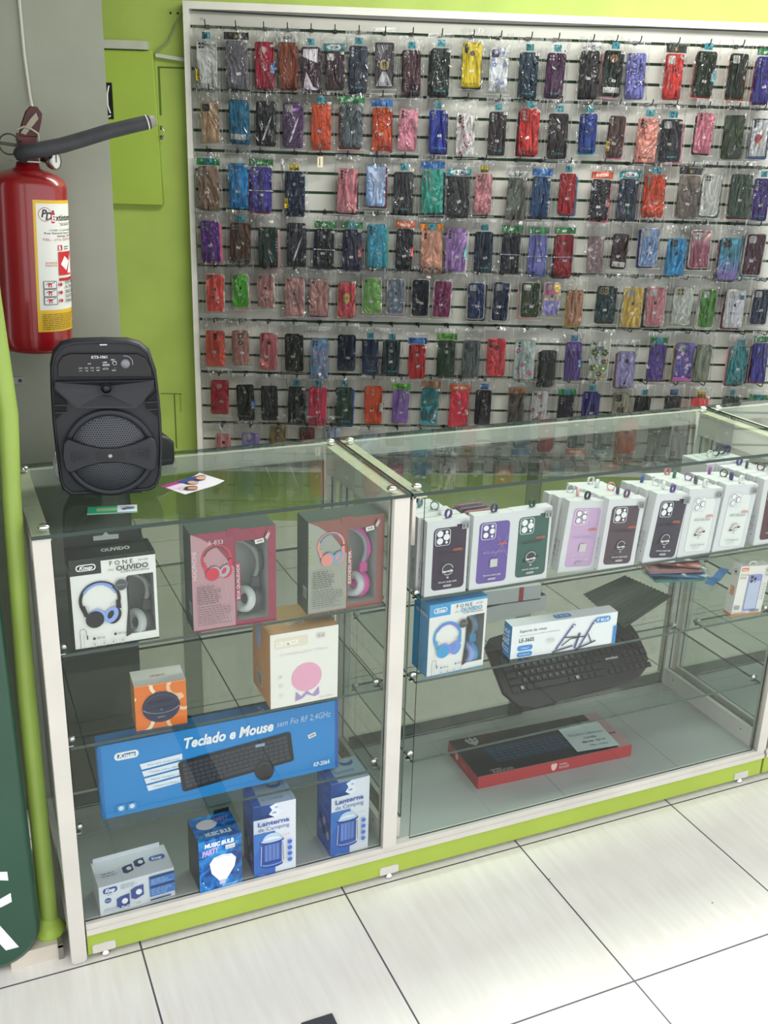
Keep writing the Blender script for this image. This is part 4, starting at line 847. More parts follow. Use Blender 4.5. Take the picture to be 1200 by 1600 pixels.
for bi,(x,kind,c,sz,lean,nm,loops,rz) in enumerate(CB):
    lab={'white with a clear case, left':'white phone case box with outlined clear case, left one of the two outlined boxes','white with a clear case, right':'white phone case box with outlined clear case, right one of the two outlined boxes'}.get(nm,f'white box with a {nm} phone case printed on its front')
    f=phone_box(lab,x,.026 if bi not in(3,) else .045,c,sz,kind,lean,rz,group=None)
    loop(f,.055,.013,PBH,loops[0],20)
    for k in range(1,len(loops) if bi not in (1,2) else (1)):
        dx=-.006*k if bi<4 else -.004*k
        lb=f'white phone case box, {["second","third","fourth","fifth"][k-1]} in the row behind the {nm.split(",")[0] if "white" not in nm else ("left outlined" if "left" in nm else "right outlined")} box'
        o=phone_box(lb,x+dx,.027+.030*k+(.02 if bi==3 else 0),'d8d8dc','',kind,lean*.9,rz,h=PBH-.001*k,art=False)
        loop(o,.05+.007*(k%3),.012,PBH-.001*k,loops[k],[10,60,-30,40][k%4])
# taller stack of white boxes further back at the right
for i in range(5):
    t=phone_box(f'white phone case box in the back row at the right end, {["first","second","third","fourth","fifth"][i]} from the left',1.665+.028*i,.165,'d8d8dc','',0,2,90,w=.095,h=.174,d=.026,art=False)
    if i: loop(t,.03+.01*i,.012,.178,['3a2a78','e0e0e0','242838','303a38','2c2a60'][i],80)
# pink and purple packs behind the lilac box
for i,(c,nm) in enumerate((('b06a78','dusty pink'),('5a4a5c','smoky violet'),('8a5a70','mauve'))):
    t=thing('phone_case_pack',f'{nm} bagged phone case standing behind the lilac purple box, '+['front','middle','back'][i],'phone case',(.935,.075+.022*i,SH['A']+.083),R_(2),rot=(R_(-4),0,R_(2)))
    mb=MB(); mb.prism(rr(.078,.160,.012),0,.010,M(c,.35),.002); mb.build('phone_case',t)
    crumple(.095,.185,40+i,.003,8,10).build('plastic_bag',t,(0,-.002,.004))
# boxes of the second counter seen at the right edge
for i in range(3):
    phone_box(f'white phone case box on the next counter at the right edge, {["first","second","third"][i]} from the left',1.885+.108*i,.03,['5a2630','30406a','2a2a30'][i],'14','mag',0,0)
# ---------------------------------------------------------------- things on the glass top
SPX=.165; t=thing('party_speaker','black portable party speaker with round woofer standing on the glass top','speaker',(SPX,.158,.9502),R_(-8))
ol=[(-.079,.004),(-.0925,.016),(-.0965,.034),(-.0990,.092),(-.1005,.150),(-.0992,.212),(-.0965,.259),(-.0895,.284),(-.0745,.3005),(-.051,.3060),(0,.3065),(.044,.3050),(.066,.2985),(.083,.283),(.094,.243),(.0978,.190),(.0995,.145),(.0990,.094),(.0945,.034),(.086,.012),(.072,.004)]
SB=M('14161b',.55,bump=.25,scale=120); SB2=M('1d2027',.5); SB3=M('0e1015',.4); GR=M('4a4d53',.45,.2)
mb=MB(); mb.prism([(x,z+.002) for x,z in ol][::-1],.006,.155,SB,.012); mb.v=[(x*(.80 if y>.08 else 1),y,z*(.90 if y>.08 else 1)) for x,y,z in mb.v]; mb.box(-.055,.02,0,-.03,.15,.008,BLACK); mb.box(.03,.02,0,.055,.15,.008,BLACK); body=mb.build('cabinet',t)
sc=lambda pts,f,cx=0,cz=.152:[(cx+(x-cx)*f,cz+(z-cz)*f) for x,z in pts]
inn=sc(ol,.955)
# front bezel frame ring
mb=MB(); n=len(ol); a_=sc(ol,.985); vs=[(x,.0075,z+.002) for x,z in a_]+[(x,.0,z+.002) for x,z in sc(ol,.965)]+[(x,.0,z+.002) for x,z in sc(ol,.945)]+[(x,.006,z+.002) for x,z in sc(ol,.935)]
fs=[(k*n+i,k*n+(i+1)%n,(k+1)*n+(i+1)%n,(k+1)*n+i) for k in range(3) for i in range(n)]; mb.add(vs,fs,SB2,True)
mb.add([(x,.0058,z+.002) for x,z in sc(ol,.94)],[list(range(n))],M('191c22',.5)); mb.build('front_bezel',body)
mb=MB(); cp=[(-.085,.240),(-.0835,.264),(-.074,.277),(-.060,.282),(.062,.279),(.076,.271),(.0855,.252),(.087,.236)]
mb.prism([(x*.98,z) for x,z in cp],-.001,.004,M('0a0b0f',.25),.001); cpo=mb.build('control_panel',body)
mb=MB(); F=Face(mb,lambda x,y,k:(x,-.0012-k*.0002,y),1,-1)
def tx(s,x,z,h,w,bold=.01): F.text(s,x,z,h,'c8ccd2',w=w,bold=bold,step=False)
F.H=-1
def txz(s,x,z,h,w,bold=.015):
    vs,fs,a,b=textgeo(s,bold); sx=w/(b-a); mb.add([(x+(q[0]-a)*sx,-.0016,z+q[1]*h/.69) for q in vs],fs,M('c8ccd2',.4))
txz('KTS-1061',-.022,.2725,.0048,.028,.03); txz('USB',-.003,.2635,.0028,.008); txz('MIC',.0125,.268,.0028,.007); txz('AUX',.013,.2485,.0025,.007); txz('DC 5V',-.003,.2515,.0025,.010); txz('FM',-.029,.262,.002,.005)
for i in range(4):
    mb.box(-.046+.0102*i,-.0025,.2540,-.039+.0102*i,-.001,.2570,M('6a6c72',.4)); txz(['|<<','>||','>>|','M'][i],-.045+.0102*i,.2495,.0018,.005)
mb.box(-.003,-.002,.2585,.009,-.001,.2615,M('b8bac0',.3,.8)); mb.box(-.002,-.0022,.2592,.008,-.0018,.2602,M('202020',.4)); mb.box(-.001,-.002,.2545,.006,-.001,.2562,M('505258',.3,.6))
mb.lathe([(.0028,-.003),(.0048,-.003),(.0050,-.001)],M('9a9ca2',.25,.9),16,(.0185,0,.2632),'y',False); mb.lathe([(0,-.0018),(.003,-.0018)],BLACK,12,(.0185,0,.2632),'y',False); mb.lathe([(0,-.002),(.0022,-.002)],M('404248',.3,.5),12,(.0185,0,.2545),'y',False)
F2=Face(mb,lambda x,y,k:(x*.1,-.0016,-y*.1),.1,.1); F2.arc(.375,-2.625,.135,.008,'b0b4ba',-15,100)
mb.build('control_markings',cpo)
mb=MB(); mb.lathe([(0,-.010),(.0078,-.0098),(.0085,-.008),(.0088,-.001)],M('7c7f86',.35,.3),28,(.0375,0,.2625),'y',False); mb.build('volume_knob',cpo)
# horn with tweeter
mb=MB(); hp=[(-.088,.2325),(.088,.2305),(.086,.216),(.064,.188),(.052,.178),(-.054,.182),(-.066,.194),(-.089,.220)]
c=(.0,.214); vs=[(x,.006,z) for x,z in hp]+[(x,-.009,z) for x,z in hp]+[(c[0]+(x-c[0])*.93,-.0085,c[1]+(z-c[1])*.90) for x,z in hp]+[(c[0]+(x-c[0])*.16,.004,c[1]+(z-c[1])*.35) for x,z in hp]
n=8; mb.add(vs,[(k*n+i,k*n+(i+1)%n,(k+1)*n+(i+1)%n,(k+1)*n+i) for k in range(3) for i in range(n)],SB2); mb.add(vs[-n:],[list(range(n))],SB3)
# keep the horn in front of the bezel plate
ho=mb.build('horn',body)
mb=MB(); mb.lathe([(0,-.007),(.005,-.006),(.008,-.002),(.0105,.001)],SB3,20,(.0005,0,.216),'y',False)
for i in range(14):
    a=2*math.pi*i/14; mb.box(.0005+.0095*math.cos(a)-.001,-.006,.216+.0095*math.sin(a)-.001,.0005+.0095*math.cos(a)+.001,.0,.216+.0095*math.sin(a)+.001,SB3)
mb.build('tweeter',ho)
for s_,v in ((-1,[(-.0935,.214),(-.0715,.192),(-.0735,.178),(-.0945,.158)]),(1,[(.0925,.208),(.0715,.190),(.0725,.175),(.0945,.155)])):
    mb=MB(); mb.add([(x,-.0004,z) for x,z in v],[(0,1,2,3)],M('050608',.8))
    for k in range(2): mb.box(min(v[0][0],v[1][0]) ,-.0035,.172+.014*k,max(v[0][0],v[1][0]),.001,.1745+.014*k,SB2)
    mb.build('side_vent',body)
# woofer: cone dish, perforated grille, ring, cross bar
cz=.0905; RX=.0845
mb=MB(); mb.lathe([(.0855,-.0005),(.083,-.0045),(.0755,-.0045),(.073,.0005),(.072,.004)],SB2,64,(0,0,cz),'y',False); wf=mb.build('woofer_ring',body)
mb=MB(); mb.lathe([(.0725,.001),(.066,-.004),(.045,-.010),(.02,-.0125),(0,-.013)],GR,64,(0,0,cz),'y',False)
HM=M('07080a',.9); PRF=[(.0,-.013),(.02,-.0125),(.045,-.010),(.066,-.004),(.0725,.001)]
def gy(r):
    for (a,b),(c2,d2) in zip(PRF,PRF[1:]):
        if r<=c2: return b+(d2-b)*(r-a)/(c2-a)
    return .001
for i in range(-15,16):
    for j in range(-17,18):
        x=i*.0046+(j%2)*.0023; z=j*.0040; rr_=math.hypot(x,z)
        if rr_<.0705:
            y=-.0006; s=.0013
            mb.add([(x+s*math.cos(a),y+gy(math.hypot(x+s*math.cos(a),z+s*math.sin(a))),cz+z+s*math.sin(a)) for a in (0,1.05,2.09,3.14,4.19,5.24)],[(0,1,2,3,4,5)],HM)
mb.build('grille',wf)
mb=MB(); bp=[(-.083,.117),(-.074,.126),(-.045,.113),(-.015,.105),(.015,.1045),(.045,.111),(.076,.1225),(.084,.115),(.0865,.0905),(.083,.060),(.074,.0545),(.045,.068),(.015,.0755),(-.015,.0765),(-.045,.0705),(-.074,.0600),(-.083,.066),(-.0865,.0905)]
mb.prism(bp,-.0185,-.004,SB2,.0025)
F=Face(mb,lambda x,y,k:(x*.1,-.0185-k*.0002,-y*.1),.1,.1)
F.poly([(-.265,-1.0),(.265,-.98),(.262,-.80),(-.268,-.82)],M('0c0d11',.3)); F.disc(-.0,-.90,.035,'b0b4ba'); F.line([(-.01,-.93),(.01,-.87)],.008,'202226')
for s_ in (-1,1):
    F.poly([(s_*.72,-1.03),(s_*.44,-1.0),(s_*.36,-.94),(s_*.38,-.86),(s_*.70,-.78)],M('161920',.5))
    for i in range(5):
        for j in range(4):
            if (i<2 or abs(j-1.5)<1): F.disc(s_*(.70-.045*i),-.84-.045*j,.012,HM,n=6,step=False)
F.k+=1
mb.build('cross_bar',wf)
mb=MB(); mb.box(-.006,-.003,.2965,.007,-.0008,.2990,M('b8bcc2',.3,.7)); tag(mb.build('badge',body),'small silver badge')
# black power adapter, white plug, card, flyer
t=thing('power_adapter','black rounded power adapter on the glass top right of the speaker','adapter',(.293,.33,.9502),R_(8))
mb=MB(); mb.prism([(-.03,.0),(.03,0),(.034,.012),(.034,.048),(.022,.062),(.0,.070),(-.03,.064)],0,.05,M('0f1012',.4),.006); mb.box(.0,-.0008,.012,.026,0,.014,M('3a3c40',.4)); mb.build('housing',t)
t=thing('plug_box','white rounded plug box on the glass top behind the left of the speaker','plug box',(.078,.315,.9502),0)
mb=MB(); mb.prism(rr(.05,.032,.006,4,.025,.016),0,.05,M('c4c8d0',.4),.004); mb.prism(rr(.036,.012,.003,3,.022,.038),.006,.044,M('c4c8d0',.4),.002); mb.box(.004,-.0006,.012,.03,0,.0135,M('6a6e78',.5)); mb.build('housing',t)
t=thing('business_card','green business card lying on the glass in front of the speaker','card',(.105,.078,.9504),R_(-10))
mb=MB(); w,d=.090,.040; mb.box(0,0,0,w,d,.0005,M('d8e4dc',.4)); F=topf(mb,w,d,.0005); F.rect(0,0,1,1,'2f9c6c'); F.rect(.18,.25,.60,.7,'8cae84'); F.rect(.60,.0,1,.95,'c8d8dc'); F.arc(.80,.40,.14,.03,'c0503c',10,170,.6); F.disc(.74,.55,.05,'2a2e34'); F.disc(.90,.5,.04,'2a2e34'); F.poly([(.68,.5),(.8,.3),(.96,.45),(.9,.6),(.7,.62)],'5a6c8c'); mb.build('printed_card',t)
t=thing('flyer','folded colour flyer with two faces lying on the glass top','flyer',(.300,.132,.9504),R_(28))
w,d=.105,.075
mb=MB(); vs=[];fs=[];nn=12
for i in range(nn+1):
    x=w*i/nn; z=.0006+.010*max(0,(i/nn-.55))**2*2+.003*math.sin(i*.5)*(i>6)*.3; vs+=[(x,0,z),(x,d,z)]
for i in range(nn): fs.append((2*i,2*i+2,2*i+3,2*i+1))
mb.add(vs,fs,M('dcdce4',.3)); zf=lambda x:.0006+.010*max(0,(x-.55))**2*2+.003*math.sin(x*nn*.5)*(x*nn>6)*.3
F=Face(mb,lambda x,y,k:(x*w,d-y*d,zf(x)+k*.0003),w,d)
F.rect(0,0,.6,.22,'a03880',nx=6); F.rect(0,.22,.35,.5,'d8c8dc',nx=4); F.poly([(.38,.05),(.85,.05),(.80,.42),(.42,.42)],'27408c'); F.disc(.55,.38,.14,'3a2c28',.8); F.disc(.56,.42,.10,'c89c84',1.1)
F.disc(.30,.74,.14,'2c2624',.8); F.disc(.31,.80,.10,'b8846c',1); F.disc(.82,.28,.12,'6a4a38',.9); F.disc(.82,.34,.09,'c8a08c',1.1); greek(F,.1,.55,.2,3,'a05090',.03,.08)
mb.build('printed_sheet',t)
# dark mat corner on the shop floor
mb=MB(); mb.box(.388,-.85,.0,.452,-.312,.004,M('3a3c42',.8,bump=.5,scale=200)); o=bevel(mb.build('floor_mat'),.002); tag(o,'dark grey floor mat, only its corner showing at the bottom edge','mat')
# ---------------------------------------------------------------- slatted wall display
SLAT=M('bfc1b9',.55,var=.07,scale=5); GRV=M('35553c',.6)
dp=wall_obj('slatwall_display','large grey slatted wall panel in a white frame carrying rows of phone cases','display panel')
mb=MB(); mb.box(.015,.012,.262,3.4,.026,2.085,GRV); tag(mb.build('backing',dp),'dark green grooves between the slats')
mb=MB(); G0=2.02; P_=.0742; zs=[2.078]+[G0-P_*k for k in range(24)]+[.262]
for a,b in zip(zs,zs[1:]):
    z1=a-(.0055 if a!=2.078 else 0); z0=b+(.0055 if b!=.262 else 0)
    if z1-z0>.01: mb.box(.02,0,z0,3.4,.013,z1,SLAT)
mb.build('slats',dp)
FR=M('dfe0da',.45,var=.08,scale=8)
for nm,(x0,z0,x1,z1) in dict(l=(.0,.250,.022,2.104),t=(.022,2.078,3.4,2.104),b=(.022,.250,3.4,.270)).items():
    mb=MB(); mb.box(x0,-.030,z0,x1,.028,z1,FR); mb.build('frame_rail',dp)
mb=MB(); mb.tube([(.03+.1*i,-.004+.001*(i%2),2.066+.010*((i-9)/9)**2 if i<19 else 2.076) for i in range(34)],.0022,M('4a4a40',.6),6); tag(mb.build('cable',dp),'dark thin cable under the top rail')
mb=MB(); F=front(mb,.02,.012,-.0004,.06,2.04); greek(F,0,.1,1,3,'707470',.1,.3); mb.build('printed_mark',dp)
CASES='''1|0.088,1.883,0.078,0.168|dfe3e0|white phone case|four|teal|dot tagyellow
1|0.202,1.885,0.084,0.172|9a9aa6|milky grey phone case|none|black|s t
1|0.307,1.887,0.073,0.167|a81c3c|crimson phone case with round lens hole|round|none|tagblue g
1|0.396,1.889,0.072,0.166|b4603e|brown-orange phone case|none|white|bc0301f t
1|0.485,1.880,0.074,0.158|3a1e30|glossy dark wine phone case|none|teal|shine
1|0.575,1.877,0.074,0.135|3c2430|dark maroon phone case|sqw|tealwide|s2
1|0.666,1.885,0.072,0.167|1a2c40|dark navy phone case|v3|teal|l
1|0.766,1.904,0.073,0.160|55525a|marbled black-rimmed phone case with gold ring|none|none|ring darkrim
1|0.871,1.878,0.073,0.165|46222e|deep maroon phone case|four|teal|l dot
1|0.982,1.885,0.073,0.172|122620|black-green phone case|v3|teal|l b101414
1|1.103,1.915,0.074,0.161|dcc828|bright yellow phone case|mot|none|s b151517
1|1.208,1.901,0.072,0.160|dfe6e8|white phone case with blue watercolour|sqd|none|water
1|1.325,1.884,0.074,0.168|0e3446|petrol blue phone case|dot1|teal|l
1|1.430,1.887,0.073,0.163|441c46|aubergine phone case|four|teal|l dot
1|1.564,1.897,0.071,0.170|141414|glossy black phone case|none|white|s g b0a1a14
1|1.655,1.903,0.077,0.164|12261e|bottle green phone case with orange lens|roundo|teal|s label be7a0a8
1|1.747,1.896,0.075,0.167|6c6eb2|periwinkle phone case|four|none|
1|1.896,1.899,0.072,0.166|c42c24|bright red phone case|sqw|black|
1|2.019,1.913,0.079,0.163|142a14|forest green phone case|v3|teal|s tagteal bcc3a30
1|2.149,1.909,0.073,0.164|10200f|blackish green phone case|sqw|none|be0702a
1|2.253,1.898,0.066,0.172|322c8c|indigo phone case|v3|green|s b8c1c30
2|0.095,1.677,0.069,0.147|cdb08c|glossy beige phone case with red script|sqd|none|script
2|0.203,1.685,0.072,0.158|24789c|teal blue phone case|none|none|label b1f5f8a
2|0.311,1.679,0.078,0.164|1c1e22|black phone case with light streak|none|none|shine2
2|0.416,1.677,0.080,0.167|5c3a6c|metallic purple phone case|sqw|none|shine2
2|0.526,1.673,0.078,0.167|dc5a2a|orange phone case|none|teal|s l
2|0.644,1.681,0.088,0.160|5c686e|slate grey phone case|none|green|s bb02a2a
2|0.763,1.672,0.074,0.161|d85628|red-orange phone case|none|bluew|s l b9c2018
2|0.865,1.673,0.074,0.153|e096a8|baby pink phone case|v3|none|
2|0.982,1.671,0.068,0.158|1432a4|royal blue phone case|v3|teal|s l b101c50
2|1.093,1.662,0.073,0.161|e8e8e6|white phone case with red hearts|v3|none|hearts
2|1.219,1.670,0.069,0.163|342c2c|dark coffee phone case|v3|teal|s l
2|1.345,1.680,0.079,0.172|c42824|scarlet phone case|v3|teal|s l b501030
2|1.461,1.668,0.079,0.169|261e20|soot black phone case|dot|teal|l
2|1.580,1.682,0.069,0.147|0a388c|cobalt blue phone case|v3|teal|l s2 b58b4c8
2|1.693,1.673,0.066,0.156|543a32|chocolate brown phone case|v3|none|s tagyellow be090a8
2|1.819,1.664,0.081,0.168|e8a090|salmon pink phone case|v3|teal|l
2|1.916,1.666,0.087,0.160|262830|charcoal phone case|sqw|teal|s l be08090
2|2.047,1.697,0.070,0.152|de8a9c|rose pink phone case|two|none|s b181820
2|2.166,1.686,0.081,0.166|304222|olive green phone case|none|none|s2
2|2.271,1.686,0.074,0.147|dfe4e6|white phone case with small brown dog|v3|none|dog darkrim b2060a8
3|0.083,1.433,0.081,0.169|a08670|taupe phone case|v3|greent|s l
3|0.200,1.445,0.077,0.172|3096d4|sky blue phone case|v3|none|s s2
3|0.289,1.434,0.085,0.172|4a42a0|violet blue phone case|v3|green|s band be01e70
3|0.423,1.423,0.079,0.164|20385a|navy phone case|dot|yellow|tagyellow s2 b2a6a8a
3|0.632,1.439,0.078,0.169|e6949e|glossy pink phone case|v3|none|g b2a1a1e
3|0.745,1.462,0.076,0.160|96bef0|mirror blue phone case|none|none|shine3 b7a2030
3|0.856,1.437,0.079,0.161|181c20|jet black phone case|none|teal|s l g
3|0.972,1.446,0.086,0.169|48beaa|mint turquoise phone case|v3|bluew|s b1a2a60
3|1.079,1.426,0.087,0.160|2c3232|graphite phone case|none|tealwide|s
3|1.178,1.441,0.067,0.157|d8969c|dusty pink phone case|four|yellow|
3|1.312,1.424,0.074,0.162|96a094|translucent sage phone case|v3|white|t be0a0a4
3|1.410,1.436,0.072,0.160|184c7c|mid blue phone case|v3|bluew|s2
3|1.518,1.451,0.067,0.159|b4162a|carmine red phone case|two|teal|s b3c6a90
3|1.653,1.432,0.078,0.160|14181e|ink black phone case|v3|orange|s tagred be07080
3|1.766,1.437,0.078,0.160|24364e|navy phone case with green sketch|v3|tealwide|s sketch
3|1.874,1.452,0.088,0.166|dc5228|tangerine phone case|v3|teal|s l
3|2.013,1.455,0.085,0.166|96887c|translucent beige phone case|none|black|s t
3|2.107,1.463,0.077,0.164|e2e4de|plain white phone case|four|none|b1a4a3a
3|2.229,1.463,0.086,0.170|4a6e56|translucent green phone case|none|none|s t b801020
3|2.316,1.451,0.066,0.167|422c84|royal purple phone case|v3|teal|s l
4|0.083,1.227,0.075,0.164|6c3896|bright purple phone case|four|none|s be87088
4|0.203,1.223,0.084,0.162|624636|walnut brown phone case|four|teal|s l
4|0.315,1.211,0.078,0.160|2c4842|dark spruce green phone case|vdot|none|bd8a0a8 sidedots
4|0.430,1.225,0.079,0.170|161a28|glossy midnight phone case|none|none|shine2
4|0.543,1.212,0.077,0.157|202428|matt black phone case|vdot|green|s band b3058a0
4|0.655,1.209,0.076,0.164|262a4c|ink blue phone case|two|greent|s tagred
4|0.755,1.228,0.077,0.171|48b4ce|cyan phone case|v3|none|s b50b0a0
4|0.868,1.217,0.068,0.164|181c28|blue-black phone case|two|orange|s tagred
4|0.980,1.208,0.087,0.168|ecb298|peach phone case|two|orangey|l
4|1.079,1.220,0.084,0.172|ba92d4|lilac phone case|v3|none|s tagteal bdadada
4|1.193,1.215,0.074,0.162|16324a|deep blue phone case|none|teal|s l
4|1.305,1.212,0.075,0.163|1c222c|black phone case with elastic band|dotl|green|s band
4|1.417,1.208,0.075,0.165|7a80c8|lavender blue phone case|vdot|green|s band b9cc8d8
4|1.526,1.208,0.077,0.171|a81626|blood red phone case|vdot|green|s band b28184a
4|1.657,1.216,0.066,0.149|c8b0b4|translucent floral phone case|none|none|t floralp
4|1.757,1.232,0.066,0.141|3e1c24|dark wine phone case|sqd|none|s label
4|1.879,1.252,0.078,0.156|8caad4|pale blue silicone phone case|sqw|none|r a s b2a2a80
4|1.995,1.215,0.080,0.151|34a0d6|bright azure phone case|sqd|none|a
4|2.092,1.250,0.088,0.155|b0687e|mauve gradient phone case|sqw|none|r grad b4a2434
4|2.220,1.212,0.084,0.172|4a94a8|teal to purple gradient phone case|sqd|none|a s grad2 b5a2430
4|2.321,1.234,0.088,0.172|4c1a30|burgundy silicone phone case|sqw|none|r s txt b4ca0c8
5|0.097,1.024,0.078,0.159|fa6c64|coral silicone phone case|dotl|none|r a s txt
5|0.201,1.034,0.069,0.141|5cc438|lime green silicone phone case|dotl|none|r a s txt bd8a8b8
5|0.304,1.036,0.073,0.139|d6a09e|powder pink silicone phone case|dotl|none|r a s txt
5|0.421,1.016,0.078,0.155|d0a09e|pale rose phone case|oval1|none|a s bdadada
5|0.521,1.015,0.077,0.148|d6a49e|blush pink phone case|dotl|none|b5a3a80
5|0.636,1.007,0.073,0.147|c84858|rose red phone case with gold shield|none|none|shield goldrim
5|0.741,1.028,0.083,0.150|8cc46e|see-through green phone case|dotl|none|r s
5|0.840,1.027,0.076,0.147|8492a0|grey-blue silicone phone case|dotl|none|r a s bb48cc0
5|0.942,1.024,0.076,0.156|1a2034|dark navy silicone phone case|dotl|none|r s g txt
5|1.033,1.021,0.078,0.155|96346e|magenta silicone phone case|dotl|none|r a s txt
5|1.174,1.017,0.076,0.154|183468|navy blue silicone phone case|sqw|none|r s txt b182850
5|1.278,1.017,0.074,0.165|182c52|midnight blue silicone phone case|sqw|none|r s txt
5|1.401,1.026,0.085,0.150|344a28|army green silicone phone case|sqw|none|r s txt bd0a4a4
5|1.491,1.032,0.074,0.138|c8a0d0|rainbow silicone phone case|sqw|none|r a s rainbow
5|1.592,0.998,0.066,0.147|ce9e80|tan phone case with card slot|slot|none|bd8c050
5|1.724,1.016,0.082,0.150|244648|dark teal phone case with gold lens frame|gold|none|s b1a1c1c
5|1.836,1.006,0.088,0.170|e8c868|soft yellow silicone phone case|sqw|none|r a s
5|1.933,1.011,0.087,0.167|d69298|candy pink silicone phone case|sqw|none|r a s b161616
5|2.048,1.016,0.082,0.158|d6dcd2|off-white phone case with gold lenses|gold|none|
5|2.156,1.009,0.074,0.164|54963c|grass green silicone phone case|sqw|none|r a s2 txt bdcdcdc
5|2.273,1.010,0.084,0.162|dfe2e6|white silicone phone case|sqw|none|r a txt badteal b6a1a40
5|2.381,1.020,0.077,0.152|103054|dark blue silicone phone case|sqw|none|r s txt
6|0.092,0.795,0.079,0.149|ec685a|coral orange phone case|oval|none|s
6|0.197,0.800,0.070,0.144|cc968c|rose gold phone case with two round lenses|big2|none|s
6|0.313,0.787,0.073,0.155|dc828a|mid pink phone case|motc|none|s
6|0.420,0.784,0.078,0.159|262c2e|graphite black phone case|sqd|none|s
6|0.526,0.762,0.073,0.166|8cb4dc|light blue phone case with roses|four|none|roses
6|0.640,0.788,0.076,0.153|182448|dark navy glossy phone case|dot1|none|s g
6|0.740,0.772,0.069,0.149|1e3058|steel navy phone case|two|teal|l
6|0.828,0.771,0.075,0.148|0e3440|deep petrol phone case|dotm|teal|s l
6|0.939,0.757,0.071,0.145|c41c28|red phone case|dotm|bluew|s b
6|1.062,0.770,0.076,0.160|22422e|hunter green phone case|dotm|lime|
6|1.167,0.772,0.075,0.160|6e787a|brushed grey phone case|mot|none|
6|1.275,0.782,0.078,0.159|e84e58|watermelon red phone case|mot|none|
6|1.397,0.774,0.087,0.170|cfe2dc|pale mint phone case with pink butterflies|two|none|butter
6|1.500,0.740,0.068,0.155|3a4042|carbon grey phone case|mot|none|b3a2a2a
6|1.606,0.773,0.070,0.163|6e54a0|purple phone case|vdot|bluet|tagblue
6|1.717,0.780,0.083,0.167|dfe4d8|white phone case with gold flowers|dotl|none|flowersg bd8d8d8
6|1.836,0.742,0.078,0.155|b0aad8|pale lilac phone case|motc|none|bb08088
6|1.967,0.775,0.071,0.157|644aa0|grape purple phone case|motc|greent|b6a1a30
6|2.086,0.780,0.082,0.163|7468b4|purple floral phone case with butterflies|sqw|none|flowersp bb0a060
6|2.168,0.777,0.069,0.157|aab8a0|clear greenish phone case|none|none|t
6|2.322,0.768,0.081,0.168|3c989c|turquoise phone case|v3|teal|s l bc87080
6|2.417,0.783,0.067,0.169|3e38a4|ultramarine phone case|motc|green|b701050
7|0.105,0.587,0.075,0.147|be283e|raspberry red phone case|round|none|s
7|0.214,0.565,0.075,0.157|162224|black phone case with coloured dots|vdot|none|tagblue dots
7|0.315,0.565,0.071,0.150|182424|dull black phone case|motc|none|
7|0.431,0.557,0.074,0.163|122426|dark ink phone case|dotm|teal|l
7|0.520,0.554,0.075,0.168|ec4270|hot pink phone case|dotm|teal|s l
7|0.633,0.556,0.074,0.168|1a4c42|emerald green phone case|dotm|teal|s l b24489a
7|0.758,0.565,0.076,0.166|e85826|vivid orange phone case|vdot|none|s tagwhite
7|0.875,0.560,0.071,0.146|9e78ce|lavender phone case|dotm|lime|s
7|1.001,0.566,0.074,0.160|2a8890|teal phone case with yellow butterflies|dotl|brown|butter2
7|1.128,0.553,0.081,0.159|fa4260|neon coral phone case|dotm|orange|s tagred
7|1.233,0.563,0.069,0.153|101624|night black phone case|dotm|blueb|
7|1.378,0.542,0.066,0.165|78706a|smoky see-through phone case|none|brown|t bb0a8d0
7|1.476,0.556,0.070,0.172|dfe0e2|white phone case with black florals|dotl|none|floralb
7|1.593,0.543,0.068,0.160|1e1e34|dark ink blue phone case|v3|greent|s
7|1.702,0.563,0.077,0.158|261e82|deep indigo phone case|two|teal|s s2
7|1.834,0.561,0.070,0.157|a09a84|smoke phone case with dark apple shape|sqd|none|biga bc87a60
7|1.928,0.554,0.069,0.148|121c24|near black phone case|two|teal|s2
7|2.061,0.555,0.069,0.151|14141e|black phone case with red edge|two|blueb|bc02838
7|2.180,0.547,0.075,0.154|fa6064|bright coral phone case|none|yellow|
7|2.318,0.557,0.074,0.154|123428|dark bottle phone case|two|teal|
7|2.433,0.541,0.070,0.149|a8b0aa|light grey phone case|dotm|greent|
8|0.114,0.355,0.066,0.141|eca0a2|light pink phone case|motc|none|
8|0.233,0.360,0.077,0.148|a696dc|soft violet phone case|sqw|none|
8|0.350,0.393,0.071,0.148|8c7448|bronze phone case|big2|none|
8|0.475,0.391,0.066,0.141|801c28|dark red phone case with black rim|sqd|none|darkrim
8|0.583,0.393,0.066,0.141|b8c8e0|pale blue phone case with yellow print|dotl|none|water
8|0.743,0.340,0.077,0.150|a0b8cc|ice blue phone case|none|none|s
8|0.865,0.330,0.072,0.143|30343a|black-grey phone case|none|none|s
8|0.966,0.338,0.066,0.172|50b0a8|aqua phone case|none|none|s
8|1.073,0.341,0.067,0.158|8a908c|ash grey phone case|none|none|s
8|1.178,0.352,0.066,0.170|b89890|dusty rose phone case|none|none|
8|1.288,0.351,0.066,0.170|b0b4ae|clear grey phone case|none|none|s t
8|1.409,0.353,0.078,0.170|a0a6a2|pale grey phone case|sqw|none|
8|1.520,0.364,0.066,0.159|b06860|brick red phone case|none|none|
8|1.623,0.373,0.069,0.159|585c60|storm grey phone case|none|none|s
8|1.734,0.383,0.070,0.144|a8aca8|silver grey phone case|none|none|s
8|1.869,0.377,0.081,0.129|c89078|clay orange phone case|none|none|s
8|1.996,0.387,0.075,0.144|b8bcb6|chalk grey phone case|none|none|
8|2.115,0.381,0.074,0.144|a09a94|greige phone case|none|none|
8|2.249,0.380,0.074,0.137|b8c0c0|faint blue-grey phone case|none|none|
8|2.397,0.367,0.066,0.137|c4c0c0|pearl phone case|none|none|'''
